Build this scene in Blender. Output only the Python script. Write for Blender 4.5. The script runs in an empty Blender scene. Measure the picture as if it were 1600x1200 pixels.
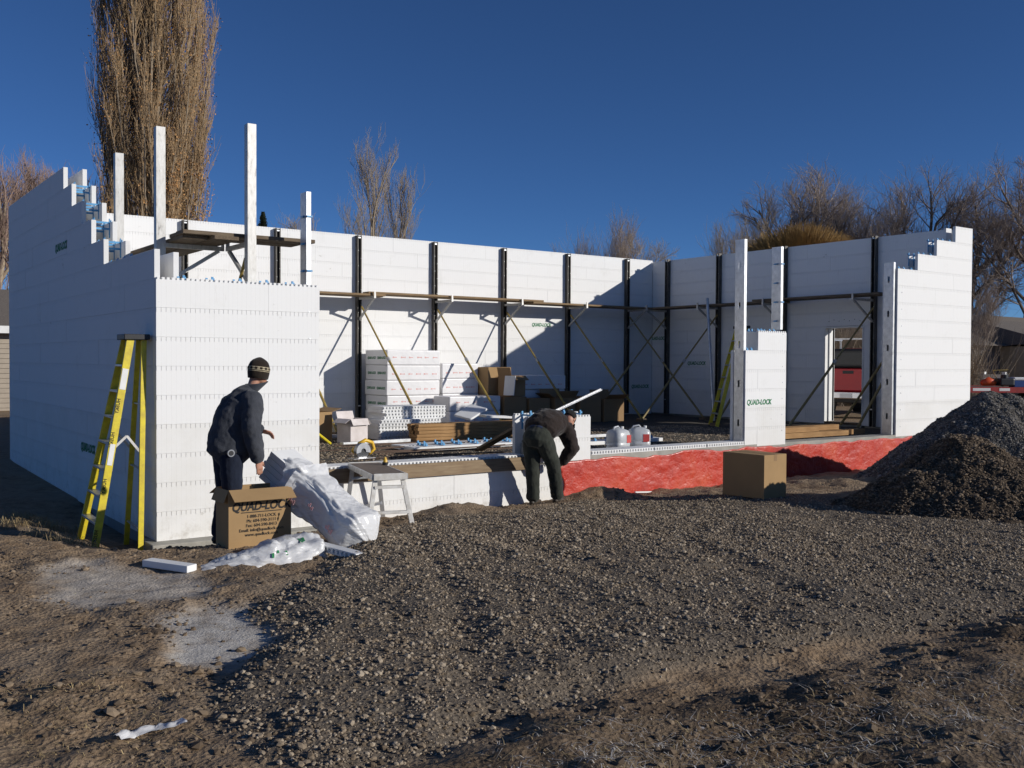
import bpy, bmesh, math, random
import numpy as np
from mathutils import Vector, Matrix, Euler
random.seed(7)
RNG = np.random.default_rng(11)
SC = bpy.context.scene
COL = SC.collection

# ------------------------------------------------------------------ camera
FPX = 1545.0                               # focal length in pixels of the 1600 px wide photograph
CAM = Vector((-2.99, -10.49, 1.90))
_yaw, _pit, _rol = math.radians(35.7), math.radians(-1.32), math.radians(0.32)
_F = Vector((math.sin(_yaw)*math.cos(_pit), math.cos(_yaw)*math.cos(_pit), math.sin(_pit)))
_r = Vector((math.cos(_yaw), -math.sin(_yaw), 0)); _u = _r.cross(_F)
_R = _r*math.cos(_rol) + _u*math.sin(_rol); _U = -_r*math.sin(_rol) + _u*math.cos(_rol)
cam_d = bpy.data.cameras.new('camera'); cam_o = bpy.data.objects.new('camera', cam_d); COL.objects.link(cam_o)
cam_o.matrix_world = Matrix(((_R.x, _U.x, -_F.x, CAM.x), (_R.y, _U.y, -_F.y, CAM.y), (_R.z, _U.z, -_F.z, CAM.z), (0, 0, 0, 1)))
cam_d.sensor_width = 36; cam_d.lens = FPX/1600*36; cam_d.clip_start = 0.05; cam_d.clip_end = 3000
SC.camera = cam_o

# ------------------------------------------------------------------ sky, sun, exposure
SUN = Vector((0.79, -1.0, 0.415)).normalized()            # towards the sun
wd = bpy.data.worlds.new('World'); SC.world = wd; wd.use_nodes = True
nt = wd.node_tree; bg = nt.nodes['Background']
sky = nt.nodes.new('ShaderNodeTexSky'); sky.sky_type = 'NISHITA'; sky.sun_disc = False
sky.sun_elevation = math.asin(SUN.z); sky.sun_rotation = math.atan2(SUN.x, SUN.y)
sky.altitude = 2600; sky.air_density = 0.75; sky.dust_density = 0.0; sky.ozone_density = 7.5
nt.links.new(sky.outputs[0], bg.inputs[0]); bg.inputs[1].default_value = 0.098
sl = bpy.data.lights.new('sun', 'SUN'); so = bpy.data.objects.new('sun', sl); COL.objects.link(so)
sl.energy = 4.8; sl.angle = math.radians(0.53); sl.color = (1.0, 0.955, 0.88)
so.rotation_euler = SUN.to_track_quat('Z', 'Y').to_euler()
so.location = (10, -15, 20)
SC.view_settings.view_transform = 'Standard'; SC.view_settings.look = 'None'
SC.view_settings.exposure = -0.27; SC.view_settings.gamma = 1.0; SC.view_settings.use_curve_mapping = False
SC.render.resolution_x = 1024; SC.render.resolution_y = 768

# ------------------------------------------------------------------ helpers
def P(px, py, ax, val):
    """photo pixel -> point on the plane (axis = value) that the thing there touches"""
    d = _F + _R*((px-800)/FPX) + _U*((600-py)/FPX)
    i = 'XYZ'.index(ax); t = (val-CAM[i])/d[i]
    return CAM + d*t
def at_depth(px, py, dep):
    return CAM + (_F + _R*((px-800)/FPX) + _U*((600-py)/FPX))*dep

class MB:
    """collects shapes into one mesh"""
    def __init__(s): s.v = []; s.f = []; s.m = []; s.cm = 0
    def mat(s, i): s.cm = i; return s
    def add(s, vs, fs):
        n = len(s.v); s.v += [tuple(x) for x in vs]
        for f in fs: s.f.append(tuple(i+n for i in f)); s.m.append(s.cm)
        return s
    def box(s, x0, x1, y0, y1, z0, z1):
        return s.add([(x0,y0,z0),(x1,y0,z0),(x1,y1,z0),(x0,y1,z0),(x0,y0,z1),(x1,y0,z1),(x1,y1,z1),(x0,y1,z1)],
                     [(0,3,2,1),(4,5,6,7),(0,1,5,4),(1,2,6,5),(2,3,7,6),(3,0,4,7)])
    def obox(s, c, sx, sy, sz, M):
        c = Vector(c); vs = []
        for k in ((-1,-1,-1),(1,-1,-1),(1,1,-1),(-1,1,-1),(-1,-1,1),(1,-1,1),(1,1,1),(-1,1,1)):
            vs.append(c + M @ Vector((k[0]*sx/2, k[1]*sy/2, k[2]*sz/2)))
        return s.add(vs, [(0,3,2,1),(4,5,6,7),(0,1,5,4),(1,2,6,5),(2,3,7,6),(3,0,4,7)])
    def bar(s, p, q, w, h, up=(0,0,1)):
        """rectangular bar from p to q: w across, h along up"""
        p = Vector(p); q = Vector(q); d = (q-p); L = d.length; d.normalize()
        side = d.cross(Vector(up))
        if side.length < 1e-4: side = d.cross(Vector((1,0,0)))
        side.normalize(); u = side.cross(d)
        M = Matrix((d, side, u)).transposed()
        return s.obox((p+q)/2, L, w, h, M)
    def tube(s, pts, rad, n=8, cap=True, flat=None):
        pts = [Vector(p) for p in pts]
        if not hasattr(rad, '__len__'): rad = [rad]*len(pts)
        base = len(s.v); prev = None
        for i, p in enumerate(pts):
            d = (pts[min(i+1, len(pts)-1)] - pts[max(i-1, 0)])
            if d.length < 1e-9: d = Vector((0,0,1))
            d.normalize()
            if prev is None:
                a = Vector((0,0,1)) if abs(d.z) < 0.9 else Vector((1,0,0))
                a = (a - d*a.dot(d)).normalized()
            else:
                a = prev - d*prev.dot(d)
                a = a.normalized() if a.length > 1e-6 else d.orthogonal().normalized()
            prev = a; b = d.cross(a)
            for k in range(n):
                t = 2*math.pi*k/n
                s.v.append(tuple(p + (a*math.cos(t) + b*math.sin(t))*rad[i]))
        for i in range(len(pts)-1):
            for k in range(n):
                k2 = (k+1) % n
                s.f.append((base+i*n+k, base+i*n+k2, base+(i+1)*n+k2, base+(i+1)*n+k)); s.m.append(s.cm)
        if cap:
            s.f.append(tuple(base+k for k in reversed(range(n)))); s.m.append(s.cm)
            e = base+(len(pts)-1)*n
            s.f.append(tuple(e+k for k in range(n))); s.m.append(s.cm)
        return s
    def loft(s, rings, cap=True, closed=True):
        """rings: list of equally long point lists"""
        base = len(s.v); n = len(rings[0])
        for r in rings: s.v += [tuple(p) for p in r]
        for i in range(len(rings)-1):
            for k in range(n if closed else n-1):
                k2 = (k+1) % n
                s.f.append((base+i*n+k, base+i*n+k2, base+(i+1)*n+k2, base+(i+1)*n+k)); s.m.append(s.cm)
        if cap and closed:
            s.f.append(tuple(base+k for k in reversed(range(n)))); s.m.append(s.cm)
            e = base+(len(rings)-1)*n; s.f.append(tuple(e+k for k in range(n))); s.m.append(s.cm)
        return s
    def disc(s, c, nrm, r, n=20, depth=0.0):
        nrm = Vector(nrm).normalized(); c = Vector(c)
        return s.tube([c, c+nrm*max(depth, 0.002)], r, n)
    def mesh(s, name, smooth=False):
        me = bpy.data.meshes.new(name); me.from_pydata(s.v, [], s.f); me.validate()
        if smooth: me.polygons.foreach_set('use_smooth', [True]*len(me.polygons))
        return me
    def build(s, name, mat, parent=None, smooth=False, bevel=0, world=True, loc=None, fixn=True):
        if parent is not None and world:
            o3 = wloc(parent)
            s.v = [(a-o3[0], b-o3[1], c-o3[2]) for a, b, c in s.v]
        me = s.mesh(name, smooth)
        mats = mat if isinstance(mat, (list, tuple)) else [mat]
        for m in mats: me.materials.append(M_(m))
        if len(mats) > 1: me.polygons.foreach_set('material_index', s.m[:len(me.polygons)])
        if fixn:
            bm = bmesh.new(); bm.from_mesh(me); bmesh.ops.recalc_face_normals(bm, faces=bm.faces); bm.to_mesh(me); bm.free()
        o = bpy.data.objects.new(name, me); COL.objects.link(o)
        if parent is not None: o.parent = parent
        if loc is not None: o.location = loc
        if bevel:
            b = o.modifiers.new('bevel', 'BEVEL'); b.width = bevel; b.segments = 2; b.limit_method = 'ANGLE'; b.angle_limit = math.radians(40)
        return o
def wloc(o):
    l = Vector(o.location)
    while o.parent is not None: o = o.parent; l = l + Vector(o.location)
    return l
def thing(name, label, cat, loc=(0,0,0), rotz=0, group=None):
    o = bpy.data.objects.new(name, None); COL.objects.link(o); o.empty_display_size = 0.2
    o.location = loc; o.rotation_euler = (0,0,rotz)
    return tag(o, label, cat, group)
def tag(o, label, cat, group=None):
    o['label'] = label; o['category'] = cat
    if group: o['group'] = group
    return o
def struct(o): o['kind'] = 'structure'; return o
def stuff(o): o['kind'] = 'stuff'; return o
def copy_tree(o, parent=None):
    c = o.copy(); COL.objects.link(c); c.parent = parent
    for ch in list(o.children): copy_tree(ch, c)
    return c
def apply_mods(o):
    dg = bpy.context.evaluated_depsgraph_get()
    me = bpy.data.meshes.new_from_object(o.evaluated_get(dg), depsgraph=dg)
    o.modifiers.clear(); o.data = me
    return o

# value noise in numpy
_PERM = RNG.random((64, 64, 64))
def vnoise(x, y, z=0.0):
    x = np.asarray(x, float); y = np.asarray(y, float); z = np.zeros_like(x)+z
    xi = np.floor(x).astype(int); yi = np.floor(y).astype(int); zi = np.floor(z).astype(int)
    fx, fy, fz = x-xi, y-yi, z-zi
    fx = fx*fx*(3-2*fx); fy = fy*fy*(3-2*fy); fz = fz*fz*(3-2*fz)
    def g(a, b, c): return _PERM[a % 64, b % 64, c % 64]
    def l(a, b, t): return a+(b-a)*t
    return l(l(l(g(xi,yi,zi), g(xi+1,yi,zi), fx), l(g(xi,yi+1,zi), g(xi+1,yi+1,zi), fx), fy),
             l(l(g(xi,yi,zi+1), g(xi+1,yi,zi+1), fx), l(g(xi,yi+1,zi+1), g(xi+1,yi+1,zi+1), fx), fy), fz)*2-1
def fbm(x, y, z=0.0, oct=4, gain=0.5):
    s = 0; a = 1; f = 1
    for i in range(oct):
        s = s + a*vnoise(np.asarray(x)*f+i*17.3, np.asarray(y)*f+i*5.1, np.asarray(z)*f+i*2.7); a *= gain; f *= 2.03
    return s

# ------------------------------------------------------------------ materials
_MATS = {}
def M_(m): return _MATS[m] if isinstance(m, str) else m
class NB:
    """tiny node builder"""
    def __init__(s, name):
        s.m = bpy.data.materials.new(name); s.m.use_nodes = True; s.t = s.m.node_tree
        s.b = s.t.nodes['Principled BSDF']; _MATS[name] = s.m
    def n(s, typ, **kw):
        nd = s.t.nodes.new(typ)
        for k, v in kw.items(): setattr(nd, k, v)
        return nd
    def l(s, a, b): s.t.links.new(a, b)
    def coord(s, which='Object'): return s.n('ShaderNodeTexCoord').outputs[which]
    def noise(s, scale, vec=None, detail=4, rough=0.55, dim='3D'):
        nd = s.n('ShaderNodeTexNoise'); nd.inputs['Scale'].default_value = scale
        nd.inputs['Detail'].default_value = detail; nd.inputs['Roughness'].default_value = rough
        if vec is not None: s.l(vec, nd.inputs['Vector'])
        return nd.outputs['Fac']
    def vor(s, scale, vec=None, feat='F1'):
        nd = s.n('ShaderNodeTexVoronoi'); nd.feature = feat; nd.inputs['Scale'].default_value = scale
        if vec is not None: s.l(vec, nd.inputs['Vector'])
        return nd.outputs['Distance']
    def ramp(s, fac, stops):
        nd = s.n('ShaderNodeValToRGB'); el = nd.color_ramp.elements
        while len(el) < len(stops): el.new(0.5)
        for e, (p, c) in zip(el, stops):
            e.position = p; e.color = (c[0], c[1], c[2], 1) if hasattr(c, '__len__') else (c, c, c, 1)
        s.l(fac, nd.inputs[0]); return nd.outputs[0]
    def mix(s, fac, a, b, mode='MIX'):
        nd = s.n('ShaderNodeMix'); nd.data_type = 'RGBA'; nd.blend_type = mode
        for sock, v in ((nd.inputs[0], fac), (nd.inputs[6], a), (nd.inputs[7], b)):
            if hasattr(v, 'links') or hasattr(v, 'is_linked'): s.l(v, sock)
            else: sock.default_value = v if not hasattr(v, '__len__') else ((v[0], v[1], v[2], 1))
        return nd.outputs[2]
    def math(s, op, a, b=0.0, c=None):
        nd = s.n('ShaderNodeMath'); nd.operation = op
        for i, v in enumerate((a, b) if c is None else (a, b, c)):
            if hasattr(v, 'is_linked'): s.l(v, nd.inputs[i])
            else: nd.inputs[i].default_value = v
        return nd.outputs[0]
    def xyz(s, vec):
        nd = s.n('ShaderNodeSeparateXYZ'); s.l(vec, nd.inputs[0]); return nd.outputs
    def mapping(s, vec, scale=(1,1,1), rot=(0,0,0)):
        nd = s.n('ShaderNodeMapping'); nd.inputs['Scale'].default_value = scale; nd.inputs['Rotation'].default_value = rot
        s.l(vec, nd.inputs['Vector']); return nd.outputs[0]
    def bump(s, h, strength=0.3, dist=0.01, normal=None):
        nd = s.n('ShaderNodeBump'); nd.inputs['Strength'].default_value = strength; nd.inputs['Distance'].default_value = dist
        s.l(h, nd.inputs['Height'])
        if normal is not None: s.l(normal, nd.inputs['Normal'])
        s.l(nd.outputs[0], s.b.inputs['Normal']); return nd.outputs[0]
    def col(s, c):
        if hasattr(c, 'is_linked'): s.l(c, s.b.inputs['Base Color'])
        else: s.b.inputs['Base Color'].default_value = (c[0], c[1], c[2], 1)
        return s
    def set(s, rough=None, metal=None, spec=None, **kw):
        if rough is not None:
            if hasattr(rough, 'is_linked'): s.l(rough, s.b.inputs['Roughness'])
            else: s.b.inputs['Roughness'].default_value = rough
        if metal is not None: s.b.inputs['Metallic'].default_value = metal
        if spec is not None: s.b.inputs['Specular IOR Level'].default_value = spec
        for k, v in kw.items(): s.b.inputs[k.replace('_', ' ')].default_value = v
        return s
    def rnd(s): return s.n('ShaderNodeObjectInfo').outputs['Random']

def simple(name, c1, c2=None, scale=8, rough=0.6, metal=0, bump=0.0, bscale=40, spec=0.5, stretch=(1,1,1), bdist=0.01, var=0.0):
    b = NB(name); v = b.mapping(b.coord(), stretch)
    c2 = c2 or tuple(x*0.75 for x in c1)
    n1 = b.noise(scale, v, 5, 0.6)
    c = b.ramp(n1, [(0.32, c2), (0.68, c1)])
    if var:
        r = b.math('MULTIPLY_ADD', b.rnd(), var*2, 1-var)
        hs = b.n('ShaderNodeHueSaturation'); b.l(r, hs.inputs['Value']); b.l(c, hs.inputs['Color']); c = hs.outputs[0]
    b.col(c).set(rough=rough, metal=metal, spec=spec)
    if bump: b.bump(b.noise(bscale, v, 5, 0.65), bump, bdist)
    return b

def make_materials():
    # --- foam panel: expanded polystyrene with faint ribs and a little dirt
    b = NB('foam'); v = b.coord(); X, Y, Z = b.xyz(v)
    rib = b.math('PINGPONG', X, 0.0254)
    ribm = b.math('LESS_THAN', rib, 0.0016)
    g = b.coord('Generated')
    geo = b.n('ShaderNodeNewGeometry').outputs['Position']
    dirt = b.noise(2.3, geo, 6, 0.7); grain = b.noise(260, geo, 2, 0.5)
    tone = b.math('MULTIPLY_ADD', b.rnd(), 0.05, 0.0)
    base = b.mix(tone, (0.84, 0.835, 0.82), (0.60, 0.60, 0.60))
    base = b.mix(b.ramp(dirt, [(0.56, 0.0), (0.80, 0.22)]), base, (0.52, 0.50, 0.45))
    base = b.mix(b.math('MULTIPLY', ribm, 0.22), base, (0.55, 0.55, 0.54))
    # mud splashed on the lowest course
    pz = b.xyz(geo)[2]
    low = b.ramp(pz, [(0.0, 1.0), (0.45, 0.0)])
    mud = b.math('MULTIPLY', low, b.ramp(b.noise(5.5, geo, 6, 0.75), [(0.5, 0.0), (0.72, 0.6)]))
    base = b.mix(mud, base, (0.33, 0.29, 0.23))
    used = b.math('MULTIPLY', b.ramp(pz, [(0.0, 1.0), (1.0, 1.0)]), b.math('LESS_THAN', pz, 1.219))
    base = b.mix(b.math('MULTIPLY', used, b.ramp(b.noise(1.7, geo, 6, 0.7), [(0.35, 0.05), (0.7, 0.32)])), base, (0.58, 0.55, 0.47))
    sm = b.ramp(b.noise(2.6, b.mapping(geo, (1, 1, 1.6), (0.3, 0.5, 0.2)), 7, 0.75), [(0.655, 0.0), (0.71, 0.55)])
    base = b.mix(sm, base, (0.36, 0.33, 0.28))
    streak = b.ramp(b.noise(6.0, b.mapping(geo, (2.2, 2.2, 0.35)), 5, 0.7), [(0.62, 0.0), (0.74, 0.30)])
    base = b.mix(streak, base, (0.52, 0.50, 0.46))
    b.col(base).set(rough=0.75, spec=0.25)
    b.bump(b.math('ADD', b.math('MULTIPLY', ribm, -0.4), b.math('MULTIPLY', grain, 0.25)), 0.25, 0.004)
    simple('foam_loose', (0.82, 0.82, 0.81), (0.74, 0.74, 0.73), 3, 0.7, bump=0.12, bscale=120)
    simple('tie_blue', (0.10, 0.34, 0.60), (0.07, 0.27, 0.52), 10, 0.4)
    simple('concrete', (0.42, 0.40, 0.35), (0.27, 0.26, 0.23), 4, 0.85, bump=0.3, bscale=30)
    simple('galv', (0.62, 0.63, 0.64), (0.42, 0.43, 0.44), 9, 0.42, metal=0.7, bump=0.05, bscale=20)
    # worn galvanised strongback: bright with dark scuffs
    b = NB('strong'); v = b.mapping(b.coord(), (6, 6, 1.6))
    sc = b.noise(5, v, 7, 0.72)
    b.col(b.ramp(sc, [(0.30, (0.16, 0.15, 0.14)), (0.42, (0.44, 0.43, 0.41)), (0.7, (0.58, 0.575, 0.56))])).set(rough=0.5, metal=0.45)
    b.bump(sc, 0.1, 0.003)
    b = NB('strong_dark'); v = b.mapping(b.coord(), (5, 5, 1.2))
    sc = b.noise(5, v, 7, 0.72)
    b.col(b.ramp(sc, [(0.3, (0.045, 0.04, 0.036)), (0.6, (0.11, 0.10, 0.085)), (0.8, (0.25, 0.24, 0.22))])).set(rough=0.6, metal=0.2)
    # wood
    for nm, c1, c2 in (('plank', (0.36, 0.25, 0.14), (0.20, 0.13, 0.07)), ('board', (0.36, 0.27, 0.17), (0.22, 0.15, 0.09)),
                       ('lumber', (0.48, 0.29, 0.13), (0.28, 0.15, 0.06)), ('oldwood', (0.22, 0.17, 0.115), (0.11, 0.08, 0.055)),
                       ('newwood', (0.62, 0.44, 0.24), (0.48, 0.31, 0.15))):
        b = NB(nm); v = b.mapping(b.coord(), (1.2, 14, 14)); n1 = b.noise(3.0, v, 6, 0.65); n2 = b.noise(2.2, b.coord(), 4)
        c = b.mix(b.ramp(n2, [(0.35, 0.0), (0.7, 0.45)]), b.ramp(n1, [(0.3, c2), (0.7, c1)]), tuple(x*0.7 for x in c2))
        b.col(c).set(rough=0.8, spec=0.25); b.bump(n1, 0.25, 0.004)
    simple('pole_yellow', (0.42, 0.30, 0.06), (0.26, 0.18, 0.05), 9, 0.55, var=0.12)
    simple('pole_dull', (0.34, 0.26, 0.10), (0.22, 0.17, 0.075), 9, 0.6)
    simple('ladder_yellow', (0.76, 0.62, 0.02), (0.55, 0.42, 0.03), 14, 0.45, bump=0.08, bscale=60)
    simple('alu', (0.62, 0.62, 0.62), (0.46, 0.46, 0.46), 14, 0.4, metal=0.75)
    simple('alu_white', (0.72, 0.71, 0.68), (0.50, 0.47, 0.42), 11, 0.55, bump=0.1, bscale=60)
    simple('black_plastic', (0.02, 0.02, 0.022), (0.013, 0.013, 0.014), 10, 0.45)
    simple('black_print', (0.015, 0.013, 0.012), (0.012, 0.012, 0.012), 10, 0.7)
    simple('green_print', (0.02, 0.22, 0.08), (0.02, 0.17, 0.06), 30, 0.7)
    simple('red_print', (0.74, 0.36, 0.34), (0.70, 0.42, 0.40), 30, 0.7)
    simple('bench_top', (0.22, 0.17, 0.13), (0.13, 0.10, 0.08), 8, 0.8, bump=0.3, bscale=50, stretch=(1, 5, 1))
    simple('saw_yellow', (0.75, 0.45, 0.02), (0.62, 0.36, 0.02), 6, 0.4)
    simple('steel', (0.45, 0.45, 0.46), (0.32, 0.32, 0.33), 20, 0.35, metal=0.85)
    simple('rebar', (0.16, 0.10, 0.065), (0.09, 0.06, 0.045), 30, 0.8, bump=0.4, bscale=120)
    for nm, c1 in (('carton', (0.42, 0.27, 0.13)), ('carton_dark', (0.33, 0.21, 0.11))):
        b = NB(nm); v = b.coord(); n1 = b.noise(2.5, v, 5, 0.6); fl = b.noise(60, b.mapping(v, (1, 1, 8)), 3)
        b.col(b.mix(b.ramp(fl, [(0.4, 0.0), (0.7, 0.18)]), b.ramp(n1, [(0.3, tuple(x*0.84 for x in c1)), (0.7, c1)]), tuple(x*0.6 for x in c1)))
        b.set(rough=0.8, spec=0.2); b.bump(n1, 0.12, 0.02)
    simple('carton_white', (0.72, 0.66, 0.64), (0.55, 0.49, 0.46), 5, 0.75)
    # plastic sheeting
    b = NB('bag'); v = b.coord()
    w1 = b.noise(5, b.mapping(v, (1, 1, 2.2), (0.5, 0.6, 0.3)), 2, 0.4); w2 = b.noise(13, b.mapping(v, (0.5, 2.0, 1.2), (0.2, 0.7, 0.9)), 2, 0.4)
    nd = b.n('ShaderNodeMath'); nd.operation = 'PINGPONG'; b.l(w1, nd.inputs[0]); nd.inputs[1].default_value = 0.11; w1 = nd.outputs[0]
    b.col((0.80, 0.80, 0.80)).set(rough=0.32, spec=0.5)
    b.b.inputs['Transmission Weight'].default_value = 0.0
    b.b.inputs['Subsurface Weight'].default_value = 0.15; b.b.inputs['Subsurface Radius'].default_value = (0.05, 0.05, 0.05)
    b.bump(b.math('ADD', b.math('MULTIPLY', w1, 3.0), b.math('MULTIPLY', w2, 0.5)), 0.45, 0.03)
    tr_ = b.n('ShaderNodeBsdfTransparent'); tl = b.n('ShaderNodeBsdfTranslucent'); tl.inputs[0].default_value = (0.85, 0.85, 0.85, 1); m1 = b.n('ShaderNodeMixShader'); m2 = b.n('ShaderNodeMixShader')
    m1.inputs[0].default_value = 0.15; m2.inputs[0].default_value = 0.08; b.l(b.b.outputs[0], m1.inputs[1]); b.l(tl.outputs[0], m1.inputs[2]); b.l(m1.outputs[0], m2.inputs[1]); b.l(tr_.outputs[0], m2.inputs[2])
    b.l(m2.outputs[0], [n for n in b.t.nodes if n.type == 'OUTPUT_MATERIAL'][0].inputs[0])
    b = NB('bundle_wrap'); v = b.coord(); w1 = b.noise(9, v, 4, 0.6)
    b.col(b.ramp(b.noise(2, v), [(0.3, (0.74, 0.73, 0.73)), (0.7, (0.80, 0.79, 0.79))])).set(rough=0.35, spec=0.45); b.bump(w1, 0.35, 0.02)
    b = NB('jug'); b.col((0.72, 0.74, 0.76)).set(rough=0.35, spec=0.5); b.b.inputs['Transmission Weight'].default_value = 0.35
    b.bump(b.noise(9, b.coord(), 2), 0.2, 0.02)
    simple('label_red', (0.6, 0.07, 0.06), (0.5, 0.06, 0.05), 9, 0.5)
    # red waterproofing skin
    b = NB('membrane'); v = b.coord(); n1 = b.noise(2.2, v, 5, 0.6); n2 = b.noise(14, v, 5, 0.65)
    b.col(b.ramp(n1, [(0.3, (0.40, 0.024, 0.012)), (0.5, (0.52, 0.040, 0.018)), (0.75, (0.58, 0.095, 0.045))]))
    b.set(rough=b.ramp(n2, [(0.35, 0.30), (0.65, 0.6)]), spec=0.4); b.b.inputs['Coat Weight'].default_value = 0.35; b.b.inputs['Coat Roughness'].default_value = 0.22; b.bump(b.math('ADD', n2, n1), 0.5, 0.03)
    # cloth
    def cloth(nm, c1, c2, sc=5):
        b = NB(nm); v = b.coord(); n1 = b.noise(sc, v, 5, 0.6); we = b.noise(420, v, 2)
        b.col(b.ramp(n1, [(0.3, c2), (0.7, c1)])).set(rough=0.9, spec=0.15)
        b.b.inputs['Sheen Weight'].default_value = 0.15
        b.bump(b.math('ADD', b.noise(16, b.mapping(v, (1, 1, 0.6)), 3), b.math('MULTIPLY', we, 0.15)), 0.45, 0.02)
    cloth('jacket_blue', (0.062, 0.066, 0.078), (0.034, 0.038, 0.048))
    cloth('jeans', (0.016, 0.022, 0.040), (0.010, 0.013, 0.024))
    cloth('jacket_brown', (0.034, 0.024, 0.020), (0.022, 0.016, 0.014))
    cloth('trousers_green', (0.042, 0.046, 0.036), (0.026, 0.029, 0.023))
    cloth('shirt_blue', (0.03, 0.045, 0.09), (0.02, 0.03, 0.06))
    cloth('knit', (0.030, 0.021, 0.015), (0.020, 0.014, 0.010))
    cloth('knit_pale', (0.46, 0.40, 0.28), (0.34, 0.28, 0.18), 60)
    cloth('cap_dark', (0.02, 0.017, 0.015), (0.012, 0.011, 0.010))
    cloth('glove', (0.03, 0.022, 0.022), (0.018, 0.014, 0.014))
    b = NB('skin'); n1 = b.noise(9, b.coord(), 4); b.col(b.ramp(n1, [(0.3, (0.42, 0.20, 0.13)), (0.7, (0.52, 0.27, 0.18))])).set(rough=0.55)
    b.b.inputs['Subsurface Weight'].default_value = 0.1
    simple('boot', (0.05, 0.035, 0.022), (0.03, 0.022, 0.015), 10, 0.6)
    simple('hair', (0.03, 0.02, 0.014), (0.02, 0.014, 0.01), 80, 0.7)
    # vehicles and far things
    simple('truck_red', (0.46, 0.02, 0.025), (0.40, 0.018, 0.022), 3, 0.25)
    simple('chrome', (0.75, 0.75, 0.76), (0.6, 0.6, 0.62), 8, 0.15, metal=1)
    b = NB('dark_glass'); b.col((0.01, 0.012, 0.014)).set(rough=0.08, spec=0.6)
    simple('rubber', (0.018, 0.018, 0.018), (0.012, 0.012, 0.012), 30, 0.8)
    simple('trailer_red', (0.38, 0.03, 0.025), (0.26, 0.025, 0.02), 6, 0.5)
    simple('paint_white', (0.80, 0.80, 0.78), (0.70, 0.70, 0.68), 6, 0.5)
    simple('cooler_blue', (0.02, 0.06, 0.22), (0.02, 0.05, 0.18), 6, 0.4)
    simple('orange', (0.72, 0.10, 0.02), (0.6, 0.08, 0.02), 6, 0.45)
    b = NB('shingle'); v = b.coord(); n1 = b.noise(22, v, 4, 0.7); b.col(b.ramp(n1, [(0.3, (0.10, 0.085, 0.072)), (0.7, (0.20, 0.17, 0.145))])).set(rough=0.95); b.bump(n1, 0.5, 0.02)
    simple('siding', (0.40, 0.34, 0.27), (0.34, 0.29, 0.23), 4, 0.8)
    simple('house_dark', (0.16, 0.145, 0.14), (0.12, 0.11, 0.105), 5, 0.85)
    simple('house_tan', (0.50, 0.40, 0.26), (0.42, 0.33, 0.21), 5, 0.85)
    # trees
    simple('bark', (0.20, 0.16, 0.125), (0.11, 0.088, 0.068), 9, 0.95, bump=0.5, bscale=14, bdist=0.03, stretch=(1, 1, 0.25))
    simple('bark_pale', (0.40, 0.32, 0.23), (0.24, 0.19, 0.135), 9, 0.9, bump=0.3, bscale=14)
    simple('twig', (0.40, 0.32, 0.265), (0.28, 0.22, 0.18), 2, 0.9)
    simple('poplar_twig', (0.46, 0.32, 0.18), (0.30, 0.20, 0.11), 2, 0.9)
    simple('twig_pink', (0.38, 0.26, 0.21), (0.27, 0.19, 0.15), 2, 0.9)
    simple('twig_tan', (0.44, 0.36, 0.27), (0.30, 0.24, 0.17), 2, 0.9)
    b = NB('poplar_leaf'); n1 = b.noise(0.9, b.coord(), 3); n2 = b.noise(9, b.coord(), 3)
    z = b.xyz(b.coord())[2]
    c = b.mix(b.ramp(n1, [(0.4, 0.0), (0.62, 1.0)]), (0.42, 0.275, 0.135), (0.60, 0.29, 0.10))
    b.col(b.mix(b.ramp(n2, [(0.35, 0.0), (0.65, 0.6)]), c, (0.26, 0.175, 0.09))).set(rough=0.7, spec=0.2)
    simple('willow', (0.40, 0.25, 0.085), (0.27, 0.165, 0.06), 3, 0.85)
    simple('conifer', (0.035, 0.05, 0.025), (0.02, 0.03, 0.015), 5, 0.9)
    simple('dry_grass', (0.46, 0.35, 0.18), (0.27, 0.19, 0.09), 4, 0.85)
    simple('frost_grass', (0.60, 0.58, 0.55), (0.33, 0.28, 0.22), 6, 0.85)
    # stones: one tone for each stone
    for nm, lo, mid, hi in (('stone', (0.135, 0.10, 0.066), (0.30, 0.235, 0.165), (0.47, 0.39, 0.29)),
                            ('stone_grey', (0.09, 0.081, 0.07), (0.20, 0.18, 0.155), (0.36, 0.33, 0.285)),
                            ('clod', (0.10, 0.072, 0.048), (0.19, 0.138, 0.09), (0.29, 0.22, 0.15))):
        b = NB(nm); r = b.rnd(); n1 = b.noise(30, b.coord(), 3)
        c = b.ramp(r, [(0.05, lo), (0.5, mid), (0.97, hi)])
        b.col(b.mix(b.ramp(n1, [(0.35, 0.0), (0.7, 0.35)]), c, lo)).set(rough=0.85, spec=0.25)
make_materials()

# lettering is turned into meshes while the scene is still empty
TXT = {}
def text_mesh(key, body, size, shear=0.0, off=0.0, align='LEFT', spacing=1.0, scx=1.0):
    cu = bpy.data.curves.new('lettering', 'FONT'); cu.body = body; cu.size = size; cu.shear = shear; cu.offset = off; cu.align_x = align
    cu.space_line = spacing; cu.extrude = 0.0012; cu.resolution_u = 3
    o = bpy.data.objects.new('lettering', cu); COL.objects.link(o)
    dg = bpy.context.evaluated_depsgraph_get(); me = bpy.data.meshes.new_from_object(o.evaluated_get(dg), depsgraph=dg)
    bpy.data.objects.remove(o); me.transform(Matrix.Diagonal((scx, 1, 1, 1))); me.name = 'lettering'; TXT[key] = me
text_mesh('logo', 'QUAD-LOCK', 1.0, 0.22, 0.030, 'CENTER', 1.0, 0.86)
text_mesh('contact', '1-888-711-LOCK\nPh: 604-590-3111\nFax: 604-590-8413\nEmail: info@quadlock.com\nwww.quadlock.com', 1.0, 0, 0.006, 'CENTER', 1.05, 1.0)
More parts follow.
